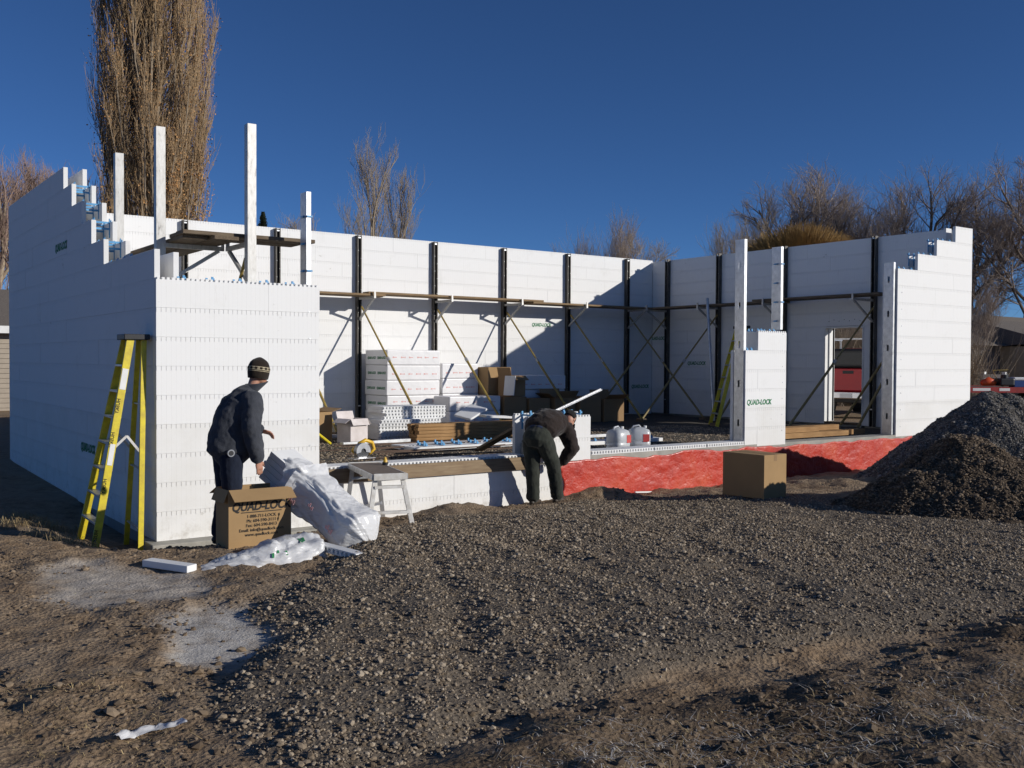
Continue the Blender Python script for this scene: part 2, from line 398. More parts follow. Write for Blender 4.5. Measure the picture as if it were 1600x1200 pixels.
text_mesh('maker', 'HUSKY', 1.0, 0.0, 0.01, 'CENTER')
def put_text(key, mat, parent, origin, right, up, size, name='lettering'):
    """lay a text mesh on a surface: origin = centre of its base line"""
    right = Vector(right).normalized(); up = Vector(up).normalized(); n = right.cross(up)
    o = bpy.data.objects.new(name, TXT[key].copy()); COL.objects.link(o); o.data.materials.clear(); o.data.materials.append(M_(mat))
    Mx = Matrix((right*size, up*size, n)).transposed().to_4x4(); o.data.transform(Mx)
    o.location = Vector(origin)-(wloc(parent) if parent is not None else Vector((0, 0, 0)))
    if parent is not None: o.parent = parent
    return o
# ------------------------------------------------------------------ ground
def poly_sd(x, y, poly):
    """signed distance to a polygon, positive inside (numpy)"""
    d = np.full(x.shape, 1e9); ins = np.zeros(x.shape, bool); n = len(poly)
    for i in range(n):
        ax, ay = poly[i]; bx, by = poly[(i+1) % n]
        ex, ey = bx-ax, by-ay; wx, wy = x-ax, y-ay
        t = np.clip((wx*ex+wy*ey)/(ex*ex+ey*ey+1e-12), 0, 1)
        d = np.minimum(d, np.hypot(wx-ex*t, wy-ey*t))
        c = ((ay > y) != (by > y)) & (x < (bx-ax)*(y-ay)/(by-ay+1e-12)+ax)
        ins ^= c
    return np.where(ins, d, -d)
def pxy(pts, z): return [tuple(P(a, b, 'Z', z)[:2]) for a, b in pts]
GRAVEL = pxy([(1420, 790), (1150, 764), (900, 772), (640, 806), (560, 838), (505, 888), (470, 915), (392, 968), (418, 985), (440, 1006), (418, 1032), (352, 1078), (318, 1112),
              (300, 1150), (330, 1190), (480, 1260), (700, 1230), (800, 1150), (960, 1096), (1140, 1062), (1300, 1034), (1480, 1000), (1640, 962), (1900, 900), (1900, 800)], 0.2)
SANDS = [pxy([(262, 985), (330, 955), (392, 968), (418, 985), (440, 1006), (418, 1032), (360, 1062), (290, 1072), (240, 1055), (270, 1020)], 0.17),
         pxy([(70, 905), (160, 888), (270, 905), (330, 935), (300, 958), (180, 960), (90, 945), (50, 925)], 0.15)]
RIDGE = pxy([(800, 1148), (960, 1104), (1140, 1072), (1300, 1040), (1480, 1010), (1640, 975), (1800, 1100), (1500, 1300), (700, 1400), (560, 1230)], 0.28)
TRACKS = [(pxy([(640, 845), (672, 900), (716, 985), (750, 1100), (770, 1195)], 0.2), 0.11), (pxy([(760, 850), (960, 930), (1180, 1010)], 0.2), 0.13),
          (pxy([(1010, 835), (1090, 880), (1250, 960)], 0.2), 0.12)]
def sstep(a, b, x): t = np.clip((x-a)/(b-a), 0, 1); return t*t*(3-2*t)
PILES = [(11.9, -2.55, 2.55, 2.0, 1.28), (8.25, -4.1, 1.55, 1.35, 0.80)]      # gravel heap, soil heap: x, y, radii, height
def masks(x, y):
    wob = fbm(x*1.3, y*1.3, 3.1, 4)*0.22 + fbm(x*6, y*6, 1.1, 2)*0.04
    sd = poly_sd(x, y, GRAVEL)
    g = sstep(-0.07, 0.07, sd+wob*0.5)
    sa = np.zeros_like(g)
    for S, k in zip(SANDS, (1.0, 0.62)): sa = np.maximum(sa, k*sstep(-0.16, 0.14, poly_sd(x, y, S)+wob*0.9))
    sa = sa*(1-g)
    ri = sstep(-0.25, 0.35, poly_sd(x, y, RIDGE)+wob)
    return g, sa, ri, sd
def gz_base(x, y):
    d = -y
    z = np.interp(d, [-60, -12, -9, -1, 0, 0.9, 2.0, 4, 8, 12], [0.35, 0.3, 0.1, -0.02, 0.0, 0.09, 0.185, 0.235, 0.29, 0.31])
    # lower by the footing at the corner, dug out along the left wall
    low = np.exp(-((x-0.5)/1.3)**4)*np.exp(-((np.minimum(d, 0)*0+np.maximum(d, 0)-0.1)/0.75)**2)
    z = z - 0.16*low*(y < 3)
    z = np.where(x > 15.7, np.maximum(z, np.interp(x, [15.7, 17], [0.05, 0.42])), z)
    # earth bank left of the ladder
    z = z + 0.19*np.exp(-((x+1.3)/0.75)**2)*np.exp(-((y-0.3)/1.7)**2)
    return z
def gz(x, y, fine=True):
    x = np.asarray(x, float); y = np.asarray(y, float)
    z = gz_base(x, y)
    g, sa, ri, sd = masks(x, y)
    z = z + 0.085*g*sstep(-0.1, 0.35, sd)*sstep(3.2, 1.2, np.hypot((x-1.2)/1.6, (y+4.2)/1.6)*1.0) - 0.02*sa + 0.07*ri*(0.8+0.35*fbm(x*0.9, y*0.9, 8.0, 3))
    near = (np.abs(x) < 40) & (y < 2)
    rough = (1-g)*(1-0.8*sa)
    z = z + rough*(0.045*fbm(x*1.1, y*1.1, 0.3, 3) + 0.026*np.abs(fbm(x*3.4, y*3.4, 5.0, 3)) + 0.013*fbm(x*9, y*9, 2.0, 3) + 0.008*np.abs(fbm(x*24, y*24, 7.0, 2)))*near
    z = z + g*(0.028*fbm(x*0.8, y*0.8, 6.0, 3) + 0.016*fbm(x*4.5, y*4.5, 4.4, 3) + 0.010*fbm(x*17, y*17, 1.7, 2))*near
    for line, w in TRACKS:
        dd = np.full(x.shape, 9.0)
        for (a, b), (c, e) in zip(line[:-1], line[1:]):
            ex, ey = c-a, e-b; t = np.clip(((x-a)*ex+(y-b)*ey)/(ex*ex+ey*ey), 0, 1)
            dd = np.minimum(dd, np.hypot(x-a-ex*t, y-b-ey*t))
        z = z - 0.013*np.exp(-(dd/w)**2) + 0.007*np.exp(-((dd-2.1*w)/(0.8*w))**2)
    # low heap of gravel pushed up at the wall
    z = z + 0.17*np.exp(-((x-5.75)/0.42)**2-((y+0.42)/0.25)**2) + 0.09*np.exp(-((x-3.3)/0.5)**2-((y+0.55)/0.3)**2) + 0.07*np.exp(-((x-2.75)/0.25)**2-((y+1.1)/0.22)**2)
    return z
def G(x, y): return float(gz(np.array([x]), np.array([y]))[0])

def axis_coords(lo, f0, f1, hi, step):
    a = list(np.arange(f0, f1+1e-6, step)); s = step; v = f1
    while v < hi: s *= 1.35; v += s; a.append(v)
    s = step; v = f0; pre = []
    while v > lo: s *= 1.35; v -= s; pre.append(v)
    return np.array(pre[::-1]+a)
def grid_mesh(name, X, Y, Z, mat, attrs=None):
    ny, nx = X.shape
    me = bpy.data.meshes.new(name)
    idx = np.arange(nx*ny).reshape(ny, nx)
    q = np.stack([idx[:-1, :-1], idx[:-1, 1:], idx[1:, 1:], idx[1:, :-1]], -1).reshape(-1, 4)
    me.vertices.add(nx*ny); me.vertices.foreach_set('co', np.stack([X, Y, Z], -1).astype(np.float32).ravel())
    me.loops.add(len(q)*4); me.loops.foreach_set('vertex_index', q.astype(np.int32).ravel())
    me.polygons.add(len(q)); me.polygons.foreach_set('loop_start', (np.arange(len(q))*4).astype(np.int32))
    me.polygons.foreach_set('use_smooth', np.ones(len(q), bool))
    me.update(calc_edges=True); me.validate()
    for k, a in (attrs or {}).items():
        at = me.attributes.new(k, 'FLOAT', 'POINT'); at.data.foreach_set('value', a.astype(np.float32).ravel())
    me.materials.append(M_(mat))
    o = bpy.data.objects.new(name, me); COL.objects.link(o); return o

def ground_material():
    b = NB('ground'); pos = b.n('ShaderNodeNewGeometry').outputs['Position']
    def at(nm): nd = b.n('ShaderNodeAttribute'); nd.attribute_name = nm; return nd.outputs['Fac']
    n1 = b.noise(0.9, pos, 6, 0.6); n2 = b.noise(7, pos, 6, 0.7); n3 = b.noise(45, pos, 4, 0.7)
    dirt = b.ramp(n2, [(0.28, (0.14, 0.092, 0.055)), (0.5, (0.28, 0.195, 0.12)), (0.75, (0.40, 0.30, 0.20))])
    dirt = b.mix(b.ramp(n1, [(0.4, 0.0), (0.65, 0.6)]), dirt, (0.30, 0.24, 0.175))
    grav = b.ramp(n3, [(0.3, (0.10, 0.08, 0.058)), (0.55, (0.20, 0.16, 0.118)), (0.8, (0.31, 0.255, 0.195))])
    grav = b.mix(b.ramp(n1, [(0.42, 0.0), (0.62, 0.5)]), grav, (0.12, 0.105, 0.088))
    sand = b.ramp(n2, [(0.3, (0.48, 0.445, 0.39)), (0.7, (0.66, 0.62, 0.56))])
    dirt = b.mix(at('damp'), dirt, b.ramp(n2, [(0.3, (0.055, 0.036, 0.022)), (0.7, (0.15, 0.105, 0.066))])); c = b.mix(at('gravel'), dirt, grav); sam = b.math('MULTIPLY', at('sand'), b.ramp(b.noise(3.2, pos, 6, 0.7), [(0.30, 0.25), (0.52, 1.0)])); c = b.mix(sam, c, sand)
    fr = b.math('MULTIPLY', at('frost'), b.ramp(b.noise(16, pos, 6, 0.8), [(0.60, 0.0), (0.70, 0.75)]))
    c = b.mix(fr, c, (0.62, 0.62, 0.63))
    b.col(c).set(rough=0.95, spec=0.15)
    h = b.math('ADD', b.math('MULTIPLY', n2, 0.5), b.math('MULTIPLY', b.math('MULTIPLY', b.vor(38, pos), b.math('MULTIPLY_ADD', at('sand'), -0.9, 1.0)), 0.5))
    b.bump(b.math('ADD', h, b.math('MULTIPLY', n3, 0.6)), 0.7, 0.03)
    for nm, lo, hi, fs in (('heap_gravel', (0.06, 0.054, 0.047), (0.18, 0.163, 0.14), 34), ('heap_soil', (0.04, 0.03, 0.021), (0.115, 0.085, 0.058), 12)):
        b = NB(nm); pos = b.n('ShaderNodeNewGeometry').outputs['Position']; n2 = b.noise(fs, pos, 6, 0.75); v = b.vor(fs*1.5, pos)
        b.col(b.ramp(n2, [(0.3, lo), (0.7, hi)])).set(rough=0.95, spec=0.15); b.bump(b.math('ADD', n2, v), 0.9, 0.03)
ground_material()
gx = axis_coords(-900, -6.5, 13.5, 900, 0.042); gy = axis_coords(-60, -9.6, 0.6, 1200, 0.042)
GX, GY = np.meshgrid(gx, gy)
g_, sa_, ri_, _sd = masks(GX, GY)
frost = ri_*0.9 + 0.5*np.exp(-((GX+0.9)/0.9)**2-((GY+6.9)/0.5)**2)
ground = struct(grid_mesh('ground', GX, GY, gz(GX, GY), 'ground', {'gravel': g_, 'sand': sa_, 'frost': np.clip(frost, 0, 1), 'damp': np.clip(ri_*(0.75+0.4*fbm(GX*1.1, GY*1.1, 5.5, 3)), 0, 1)}))

# ------------------------------------------------------------------ stones
def stone_sources(name, mat, n=5, seed=1):
    col = bpy.data.collections.new(name); r = random.Random(seed)
    for i in range(n):
        bm = bmesh.new(); bmesh.ops.create_icosphere(bm, subdivisions=1, radius=0.5)
        for v in bm.verts: v.co *= r.uniform(0.78, 1.15)
        for v in bm.verts: v.co.z *= r.uniform(0.55, 0.8); v.co.x *= 1.15
        me = bpy.data.meshes.new(name); bm.to_mesh(me); bm.free(); me.materials.append(M_(mat))
        o = bpy.data.objects.new(name, me); col.objects.link(o)
    return col
def scatter(name, pts, scl, col, parent=None):
    """one mesh of points, a stone instanced on each"""
    me = bpy.data.meshes.new(name); me.vertices.add(len(pts)); me.vertices.foreach_set('co', pts.astype(np.float32).ravel())
    a = me.attributes.new('sc', 'FLOAT', 'POINT'); a.data.foreach_set('value', scl.astype(np.float32))
    o = bpy.data.objects.new(name, me); COL.objects.link(o)
    ng = bpy.data.node_groups.new(name, 'GeometryNodeTree')
    ng.interface.new_socket('Geometry', in_out='INPUT', socket_type='NodeSocketGeometry')
    ng.interface.new_socket('Geometry', in_out='OUTPUT', socket_type='NodeSocketGeometry')
    N = ng.nodes.new; gi = N('NodeGroupInput'); go = N('NodeGroupOutput')
    m2p = N('GeometryNodeMeshToPoints'); iop = N('GeometryNodeInstanceOnPoints'); ci = N('GeometryNodeCollectionInfo')
    ci.inputs['Collection'].default_value = col; ci.inputs['Separate Children'].default_value = True; ci.inputs['Reset Children'].default_value = True
    rr = N('FunctionNodeRandomValue'); rr.data_type = 'FLOAT_VECTOR'; rr.inputs[0].default_value = (-0.5, -0.5, 0); rr.inputs[1].default_value = (0.5, 0.5, 6.283)
    na = N('GeometryNodeInputNamedAttribute'); na.data_type = 'FLOAT'; na.inputs[0].default_value = 'sc'
    L = ng.links.new
    L(gi.outputs[0], m2p.inputs[0]); L(m2p.outputs[0], iop.inputs['Points']); L(ci.outputs[0], iop.inputs['Instance'])
    iop.inputs['Pick Instance'].default_value = True
    ri = N('FunctionNodeRandomValue'); ri.data_type = 'INT'
    for s_ in ri.inputs:
        if s_.type == 'INT' and s_.name == 'Max': s_.default_value = 4
        if s_.type == 'INT' and s_.name == 'Min': s_.default_value = 0
    L([s_ for s_ in ri.outputs if s_.type == 'INT'][0], iop.inputs['Instance Index'])
    L(rr.outputs[0], iop.inputs['Rotation']); L(na.outputs[0], iop.inputs['Scale']); L(iop.outputs[0], go.inputs[0])
    md = o.modifiers.new('scatter', 'NODES'); md.node_group = ng
    if parent is not None: o.parent = parent
    return stuff(o)
ST = stone_sources('stone', 'stone', 5, 2); SG = stone_sources('stone', 'stone_grey', 5, 3); SCL = stone_sources('clod', 'clod', 5, 4)
# gravel pad: more and larger stones in view near the camera
def cand(n, x0, x1, y0, y1): return RNG.uniform(x0, x1, n), RNG.uniform(y0, y1, n)
cx, cy = cand(620000, -3.5, 13.5, -9.3, -0.1)
dep = (cx-CAM.x)*_F.x + (cy-CAM.y)*_F.y; lat = (cx-CAM.x)*_R.x + (cy-CAM.y)*_R.y
gm, sm_, rm_, sdm = masks(cx, cy)
keep = (dep > 3.0) & (np.abs(lat) < dep*0.56) & (RNG.random(len(cx)) < gm*np.interp(dep, [3, 6, 12, 17], [1, 0.95, 0.55, 0.4])*(1-0.75*rm_)*np.interp(fbm(cx*0.7, cy*0.7, 9.0, 3), [-0.5, 0.3], [0.45, 1.0]))
cx, cy, dep = cx[keep], cy[keep], dep[keep]
sc = np.exp(RNG.normal(math.log(0.0110), 0.52, len(cx))).clip(0.006, 0.042)
z = gz(cx, cy)
stuffo = scatter('gravel_stones', np.stack([cx, cy, z+sc*0.10], -1), sc, ST)
# clods and pebbles strewn over the bare earth
cx, cy = cand(75000, -6.0, 6.5, -9.3, 0.3)
dep = (cx-CAM.x)*_F.x + (cy-CAM.y)*_F.y; lat = (cx-CAM.x)*_R.x + (cy-CAM.y)*_R.y
gm, sm_, rm_, _ = masks(cx, cy)
keep = (dep > 2.8) & (np.abs(lat) < dep*0.56) & (RNG.random(len(cx)) < (1-gm)*(1-0.9*sm_)*np.interp(fbm(cx*1.2, cy*1.2, 2.0, 3), [-0.2, 0.5], [0.08, 0.9]))
cx, cy = cx[keep], cy[keep]; sc = np.exp(RNG.normal(math.log(0.016), 0.55, len(cx))).clip(0.006, 0.07)
scatter('earth_clods', np.stack([cx, cy, gz(cx, cy)+sc*0.05], -1), sc, SCL)

# ------------------------------------------------------------------ heaps
def heap(name, label, cat, spec, mat, src, nst, smin, smax, seed, rough):
    X0, Y0, rx, ry, h = spec
    a = np.linspace(0, 2*np.pi, 150); r = np.linspace(0, 1.25, 70)
    R_, A_ = np.meshgrid(r, a)
    def hz(R, A):
        x = X0+rx*R*np.cos(A); y = Y0+ry*R*np.sin(A)
        Rw = R*(1+0.13*fbm(np.cos(A)*1.4+seed, np.sin(A)*1.4, seed, 3))
        prof = np.sqrt((1-Rw)**2+0.012)*np.where(Rw < 1, 1, -1)
        prof = np.where(Rw < 1.02, (1.0-np.sqrt(Rw**2+0.03))/(1-math.sqrt(0.03)), -0.3*(Rw-1.0))
        z = h*prof + rough*(fbm(x*2.2, y*2.2, seed, 4)*0.5 + fbm(x*9, y*9, seed+1, 2)*0.16)
        return x, y, z
    x, y, z = hz(R_, A_)
    base = gz_base(x, y) - 0.02
    o = grid_mesh('heap', x-X0, y-Y0, z+base, mat); o.name = name
    o.location = (X0, Y0, 0); tag(o, label, cat)
    n = nst; A = RNG.uniform(0, 2*np.pi, n); R = np.sqrt(RNG.uniform(0, 1.1, n))
    x, y, z = hz(R, A); s = np.exp(RNG.normal(math.log(smin), 0.4, n)).clip(smin*0.4, smax)
    zz = z+gz_base(x, y)-0.02
    k = zz > gz_base(x, y)-0.02
    st = scatter('loose_stones', np.stack([x-X0, y-Y0, zz+s*0.1], -1)[k], s[k], src, o)
    return o
heap('gravel_heap', 'large heap of dark grey gravel against the red coated sill', 'gravel heap', PILES[0], 'heap_gravel', SG, 95000, 0.0165, 0.05, 3.3, 0.16)
heap('soil_heap', 'smaller heap of brown soil in front of the grey gravel heap', 'soil heap', PILES[1], 'heap_soil', SCL, 22000, 0.019, 0.07, 7.7, 0.20)

# ------------------------------------------------------------------ dry grass
def grass(name, spots, mat, seed, flat=0.0):
    r = np.random.default_rng(seed); V = []; F = []
    for (x, y, n, rad, hh) in spots:
        a = r.uniform(0, 6.28, n); q = rad*np.sqrt(r.random(n)); V.append(np.stack([x+q*np.cos(a), y+q*np.sin(a), np.full(n, hh)], -1))
    B = np.concatenate(V); n = len(B); bz = gz(B[:, 0], B[:, 1])-0.01
    h = B[:, 2]*r.uniform(0.4, 1.1, n); t = r.uniform(0, 6.28, n); le = r.uniform(0.3, 1.5, n); wd_ = r.uniform(0.0012, 0.003, n)
    d = np.stack([np.cos(t), np.sin(t), np.zeros(n)], -1); s = np.stack([-d[:, 1], d[:, 0], d[:, 2]], -1)*wd_[:, None]
    p0 = np.stack([B[:, 0], B[:, 1], bz], -1); up = np.array([0, 0, 1.0])
    lay = 1+flat*r.uniform(0.5, 3.0, n)
    p1 = p0+d*(h*0.3*le*lay)[:, None]+up*(h*0.75)[:, None]; p2 = p0+d*(h*le*lay)[:, None]+up*(h*r.uniform(0.25, 0.95, n)*(1-0.5*(flat > 0)))[:, None]
    vs = np.stack([p0-s, p0+s, p1+s*0.7, p1-s*0.7, p2], 1).reshape(-1, 3)
    me = bpy.data.meshes.new(name)
    me.from_pydata(vs.tolist(), [], [f for i in range(n) for f in ((5*i, 5*i+1, 5*i+2, 5*i+3), (5*i+3, 5*i+2, 5*i+4))])
    me.materials.append(M_(mat)); o = bpy.data.objects.new(name, me); COL.objects.link(o); return stuff(o)
def spots_px(px, z, n, rad, h): return [(P(a, b, 'Z', z).x, P(a, b, 'Z', z).y, n, rad, h) for a, b in px]
grass('dry_grass', spots_px([(30, 815), (70, 825), (110, 818), (15, 840), (75, 852), (112, 858), (50, 800), (140, 850)], 0.05, 150, 0.22, 0.13)
      + spots_px([(60, 1120), (140, 1100), (20, 1150)], 0.22, 5, 0.20, 0.05), 'dry_grass', 5, 0.6)
grass('flattened_straw', spots_px([(x, y) for x in range(-20, 300, 55) for y in (1085, 1115, 1150, 1185)], 0.22, 34, 0.22, 0.028), 'dry_grass', 15, 2.0)
fs = [(x, 1090+ (1600-x)*0.13 + dy) for x in range(860, 1640, 45) for dy in (0, 38, 80)]
grass('frosted_grass', spots_px(fs[::1], 0.3, 46, 0.24, 0.024), 'frost_grass', 6, 2.2)
grass('verge_grass', spots_px(fs[1::2], 0.3, 60, 0.26, 0.026), 'dry_grass', 8, 2.2)
# ------------------------------------------------------------------ foam block walls
CH = 0.305; TH = 0.057; WT = 0.31; LB, WB = 15.6, 8.92
_pc = {}
def panel_mesh(L, top):
    L = round(L/0.0508)*0.0508 if L > 0.11 else round(L, 3)
    k = (round(L, 3), top)
    if k in _pc: return _pc[k]
    m = MB(); H = 0.3035; n = max(1, int(round(L/0.0508))); e = 0.0012
    if top:       # exposed edge: rounded knobs stand up along the rim
        m.box(0, L-0.0012, 0, TH, 0, H-0.012)
        for i in range(n):
            x = (i+0.5)*L/n
            m.box(x-0.013, x+0.013, 0.004, 0.024, H-0.012, H+0.012); m.box(x-0.013, x+0.013, 0.034, TH-0.004, H-0.012, H+0.012)
    else:
        m.box(0, L-0.0012, 0.006, TH, 0, H); m.box(0, L-0.0012, 0, 0.006, 0, H-0.046)
        for i in range(n): m.box(i*L/n+0.0026, (i+1)*L/n-0.0026, 0, 0.006, H-0.046, H)
    me = m.mesh('panel'); me.materials.append(M_('foam')); _pc[k] = me
    return me
ROT = {'-y': 0, '-x': -math.pi/2, '+x': math.pi/2, '+y': math.pi}
def course(root, z, s0, s1, off, face, plane, top=False):
    """one row of panels between s0 and s1 along the wall; joints at off + k*1.22"""
    rl = wloc(root); e = [s0]
    k = math.ceil((s0+0.12-off)/1.22)
    while off+k*1.22 < s1-0.12: e.append(off+k*1.22); k += 1
    e.append(s1)
    for a, b in zip(e[:-1], e[1:]):
        me = panel_mesh(b-a, top); o = bpy.data.objects.new('panel', me); COL.objects.link(o); o.parent = root
        j = random.uniform(-0.0018, 0.0018)
        p = {'-y': (a, plane+j, z), '-x': (plane+j, b, z), '+x': (plane+j, a, z), '+y': (b, plane+j, z)}[face]
        o.location = Vector(p)-rl; o.rotation_euler = (0, 0, ROT[face]+random.uniform(-1, 1)*0.0006)
        Lm = max(v.co.x for v in me.vertices)
        o.scale = ((b-a)/Lm*(1-0.0015), 1, 1)
_tie = None
def tie(root, c, along, name='tie'):
    """blue plastic tie across the cavity, clips standing proud of the rim; c: centre on the rim"""
    global _tie
    if _tie is None:
        m = MB()
        for s in (-1, 1):
            m.box(-0.012, 0.012, s*0.093-0.005, s*0.093+0.005, -0.20, 0.045)
            m.box(-0.018, 0.018, s*0.110-0.004, s*0.110+0.004, 0.001, 0.028)
        m.box(-0.004, 0.004, -0.096, 0.096, -0.10, -0.075); m.box(-0.004, 0.004, -0.096, 0.096, -0.02, 0.004)
        _tie = m.mesh('tie'); _tie.materials.append(M_('tie_blue'))
    o = bpy.data.objects.new(name, _tie); COL.objects.link(o); o.parent = root
    o.location = Vector(c)-wloc(root); o.rotation_euler = (0, 0, 0 if along == 'x' else math.pi/2)
def core(root, x0, x1, y0, y1, z0, z1, name='concrete_or_light_block', mat='concrete'):  # concrete in the sill; in tall walls an unseen fill added to block light
    return MB().box(x0, x1, y0, y1, z0, z1).build(name, mat, root)
def slab_skin(root, x0, x1, y0, y1, z0, z1, name='outer_skin'):
    return MB().box(x0, x1, y0, y1, z0, z1).build(name, 'foam_loose', root)

# left wall: ten full courses, then five steps rising away from the corner
w = thing('foam_block_wall', 'tall white foam block wall in shade with stepped top behind the yellow ladder', 'wall', (0.15, 4.4, 0))
STEP = [2.17, 2.79, 3.33, 3.90, 4.42]
for i in range(15):
    s = 0.058 if i < 10 else STEP[i-10]
    course(w, i*CH, s, WB, (0.61 if i % 2 else 0.0), '-x', 0.0, top=False)
    if i >= 8: course(w, i*CH, max(s, 0.25), WB-0.32, (0.61 if i % 2 else 0.0), '+x', WT)
slab_skin(w, WT-TH, WT, 0.25, WB-0.32, 0, 8*CH-0.002, 'inner_skin')
core(w, TH+0.004, WT-TH-0.004, 0.33, WB-0.33, -0.2, 1.6)  # lower courses taken as poured; the fill also blocks light inside the cavity
for i, s in enumerate(STEP):
    prev = 0.058 if i == 0 else STEP[i-1]
    y = s-0.10; zt = (10+i)*CH
    while y > prev+0.02 and (i > 0 or y > 0.9): tie(w, (WT/2, y, zt), 'y'); y -= 0.305

# front corner pier, nine courses
w = thing('foam_block_pier', 'sunlit white foam block corner pier behind the man in the knit cap', 'wall', (0.9, 0.15, 0))
for i in range(9):
    course(w, i*CH, 0.0, 1.83, (0.61 if i % 2 else 0.0), '-y', 0.0, top=(i == 8))
    course(w, i*CH, 0.32, 1.83, (0.61 if i % 2 else 0.0), '+y', WT, top=(i == 8))
core(w, TH+0.004, 1.77, TH+0.004, WT-TH-0.004, -0.2, 2.2)  # fill put inside the pier to keep light out of its cavity
slab_skin(w, 1.772, 1.828, TH+0.003, WT-TH-0.003, 0.66, 2.72, 'end_panel')
for k in range(1, 6): tie(w, (k*0.305, WT/2, 9*CH), 'x')
MB().box(-0.10, 2.0, -0.20, 0.29, -0.32, -0.003).build('footing', 'concrete', w, bevel=0.012)
m = MB()
for k in range(7): m.disc((1.70+0.01*(k % 2), -0.0005, 0.62+k*0.305), (0, -1, 0), 0.011, 8, 0.003)
stuff(m.build('screws', 'galv', w))

# back wall
YB = WB-WT
w = thing('foam_block_wall', 'long white foam block rear wall lined with dark steel posts', 'wall', (7.8, WB-0.15, 0))
for i in range(1, 15): course(w, i*CH, WT+0.005, LB-WT-0.005, (0.61 if i % 2 else 0.0)+0.2, '-y', YB)
slab_skin(w, 0, LB, WB-TH, WB, 0, 15*CH); core(w, TH, LB-TH, YB+TH+0.004, WB-TH-0.004, -0.2, 14.2*CH)  # tall fill added in the empty cavity so the joints leak no light
slab_skin(w, TH+0.002, LB-TH, YB+0.002, YB+TH, -0.1, CH-0.003, 'base_course')

# right wall with a doorway
XR = LB-WT; ZB = 0.57
DY0, DY1, DZ0, DZ1 = 2.22, 3.15, 0.62, 2.66
w = thing('foam_block_wall', 'shaded white foam block end wall with an open doorway', 'wall', (LB-0.15, 4.4, 0))
for i in range(13):
    z = ZB+i*CH; off = (0.61 if i % 2 else 0.0)
    if z < DZ1-0.1:
        course(w, z, 0.30, DY0, off, '-x', XR); course(w, z, DY1, YB-0.002, off, '-x', XR)
    else: course(w, z, 0.30, YB-0.002, off, '-x', XR)
slab_skin(w, LB-TH, LB, 0.06, DY0, 0, 15*CH-0.03); slab_skin(w, LB-TH, LB, DY1, WB-TH-0.003, 0, 15*CH-0.03)
slab_skin(w, LB-TH, LB, DY0, DY1, DZ1, 15*CH-0.03); slab_skin(w, LB-TH, LB, DY0, DY1, 0, DZ0-0.05)
for a, b in ((0.33, DY0-0.04), (DY1+0.04, YB)): core(w, XR+TH+0.004, LB-TH-0.004, a, b, -0.2, 14*CH)  # unseen blocks added beside the doorway against light through the hollow wall
core(w, XR+TH+0.004, LB-TH-0.004, DY0-0.04, DY1+0.04, DZ1+0.04, 14*CH); core(w, XR+0.002, LB-TH-0.004, DY0, DY1, -0.2, DZ0-0.05)  # light block added above the doorway, concrete below the threshold
m = MB()
m.box(XR-0.012, LB+0.012, DY1, DY1+0.036, DZ0, DZ1+0.036); m.box(XR-0.012, LB+0.012, DY0-0.036, DY0, DZ0, DZ1+0.036); m.box(XR-0.012, LB+0.012, DY0, DY1, DZ1, DZ1+0.036)
m.build('door_frame', 'paint_white', w, bevel=0.004)
MB().box(XR+0.10, XR+0.16, DY1-0.03, DY1-0.001, DZ0, DZ1-0.002).build('door_stop', 'paint_white', w, bevel=0.003)
MB().box(XR-0.02, LB+0.03, DY0, DY1, DZ0-0.045, DZ0).build('threshold', 'oldwood', w, bevel=0.004)
m = MB()
for k in range(7): m.box(XR-0.003, XR-0.001, DY0+0.06+k*0.13, DY0+0.075+k*0.13, DZ1+0.14+(k % 2)*0.03, DZ1+0.155+(k % 2)*0.03)
stuff(m.build('tie_marks', 'strong_dark', w))

# right corner pier with stepped top
w = thing('foam_block_pier', 'sunlit white foam block pier with stepped top beside the gravel heap', 'wall', (14.4, 0.15, 0.5))
PST = [(13.13, 10), (13.75, 11), (14.37, 12), (15.0, 13)]
for i in range(13):
    s = 13.13 if i < 10 else PST[i-9][0]
    off = (0.61 if i % 2 else 0.0)+13.13
    course(w, ZB+i*CH, s, LB, off, '-y', 0.0)
    course(w, ZB+i*CH, s+(0.1 if i > 9 else 0), LB-WT, off, '+y', WT)
core(w, 13.2, LB-TH-0.004, TH+0.004, WT-TH-0.004, 0.3, 2.8)
for i, (s, k) in enumerate(PST[1:]):
    for d in (0.12, 0.36, 0.52): tie(w, (s-d, WT/2, ZB+(9+i+1)*CH), 'x')
m = MB()
for k in range(9): m.disc((13.26, -0.0005, 0.75+k*0.305), (0, -1, 0), 0.012, 8, 0.003)
stuff(m.build('screws', 'galv', w))

# slim pier between the two wide openings
w = thing('foam_block_pier', 'slim white foam block pier with green lettering between two openings', 'wall', (9.55, 0.15, 0.5))
for i in range(6):
    a = 9.07 if i < 5 else 9.36
    course(w, ZB+i*CH, a, 10.05, 9.36, '-y', 0.0, top=(i == 5)); course(w, ZB+i*CH, 9.07 if i < 5 else 9.40, 10.05, 9.36, '+y', WT, top=(i == 5))
core(w, 9.14, 9.98, TH+0.004, WT-TH-0.004, 0.3, 1.6)
slab_skin(w, 9.995, 10.048, TH+0.003, WT-TH-0.003, ZB, ZB+6*CH-0.03, 'end_panel')
slab_skin(w, 9.363, 9.40, TH+0.003, WT-TH-0.003, ZB+5*CH, ZB+6*CH-0.01, 'end_panel')
for x, k in ((9.16, 5), (9.26, 5), (9.42, 6), (9.50, 6), (9.70, 6), (9.80, 6)): tie(w, (x, WT/2, ZB+k*CH), 'x')
m = MB()
for k in range(7): m.disc((9.96, -0.0005, 0.8+k*0.26), (0, -1, 0), 0.011, 8, 0.003)
stuff(m.build('screws', 'galv', w))

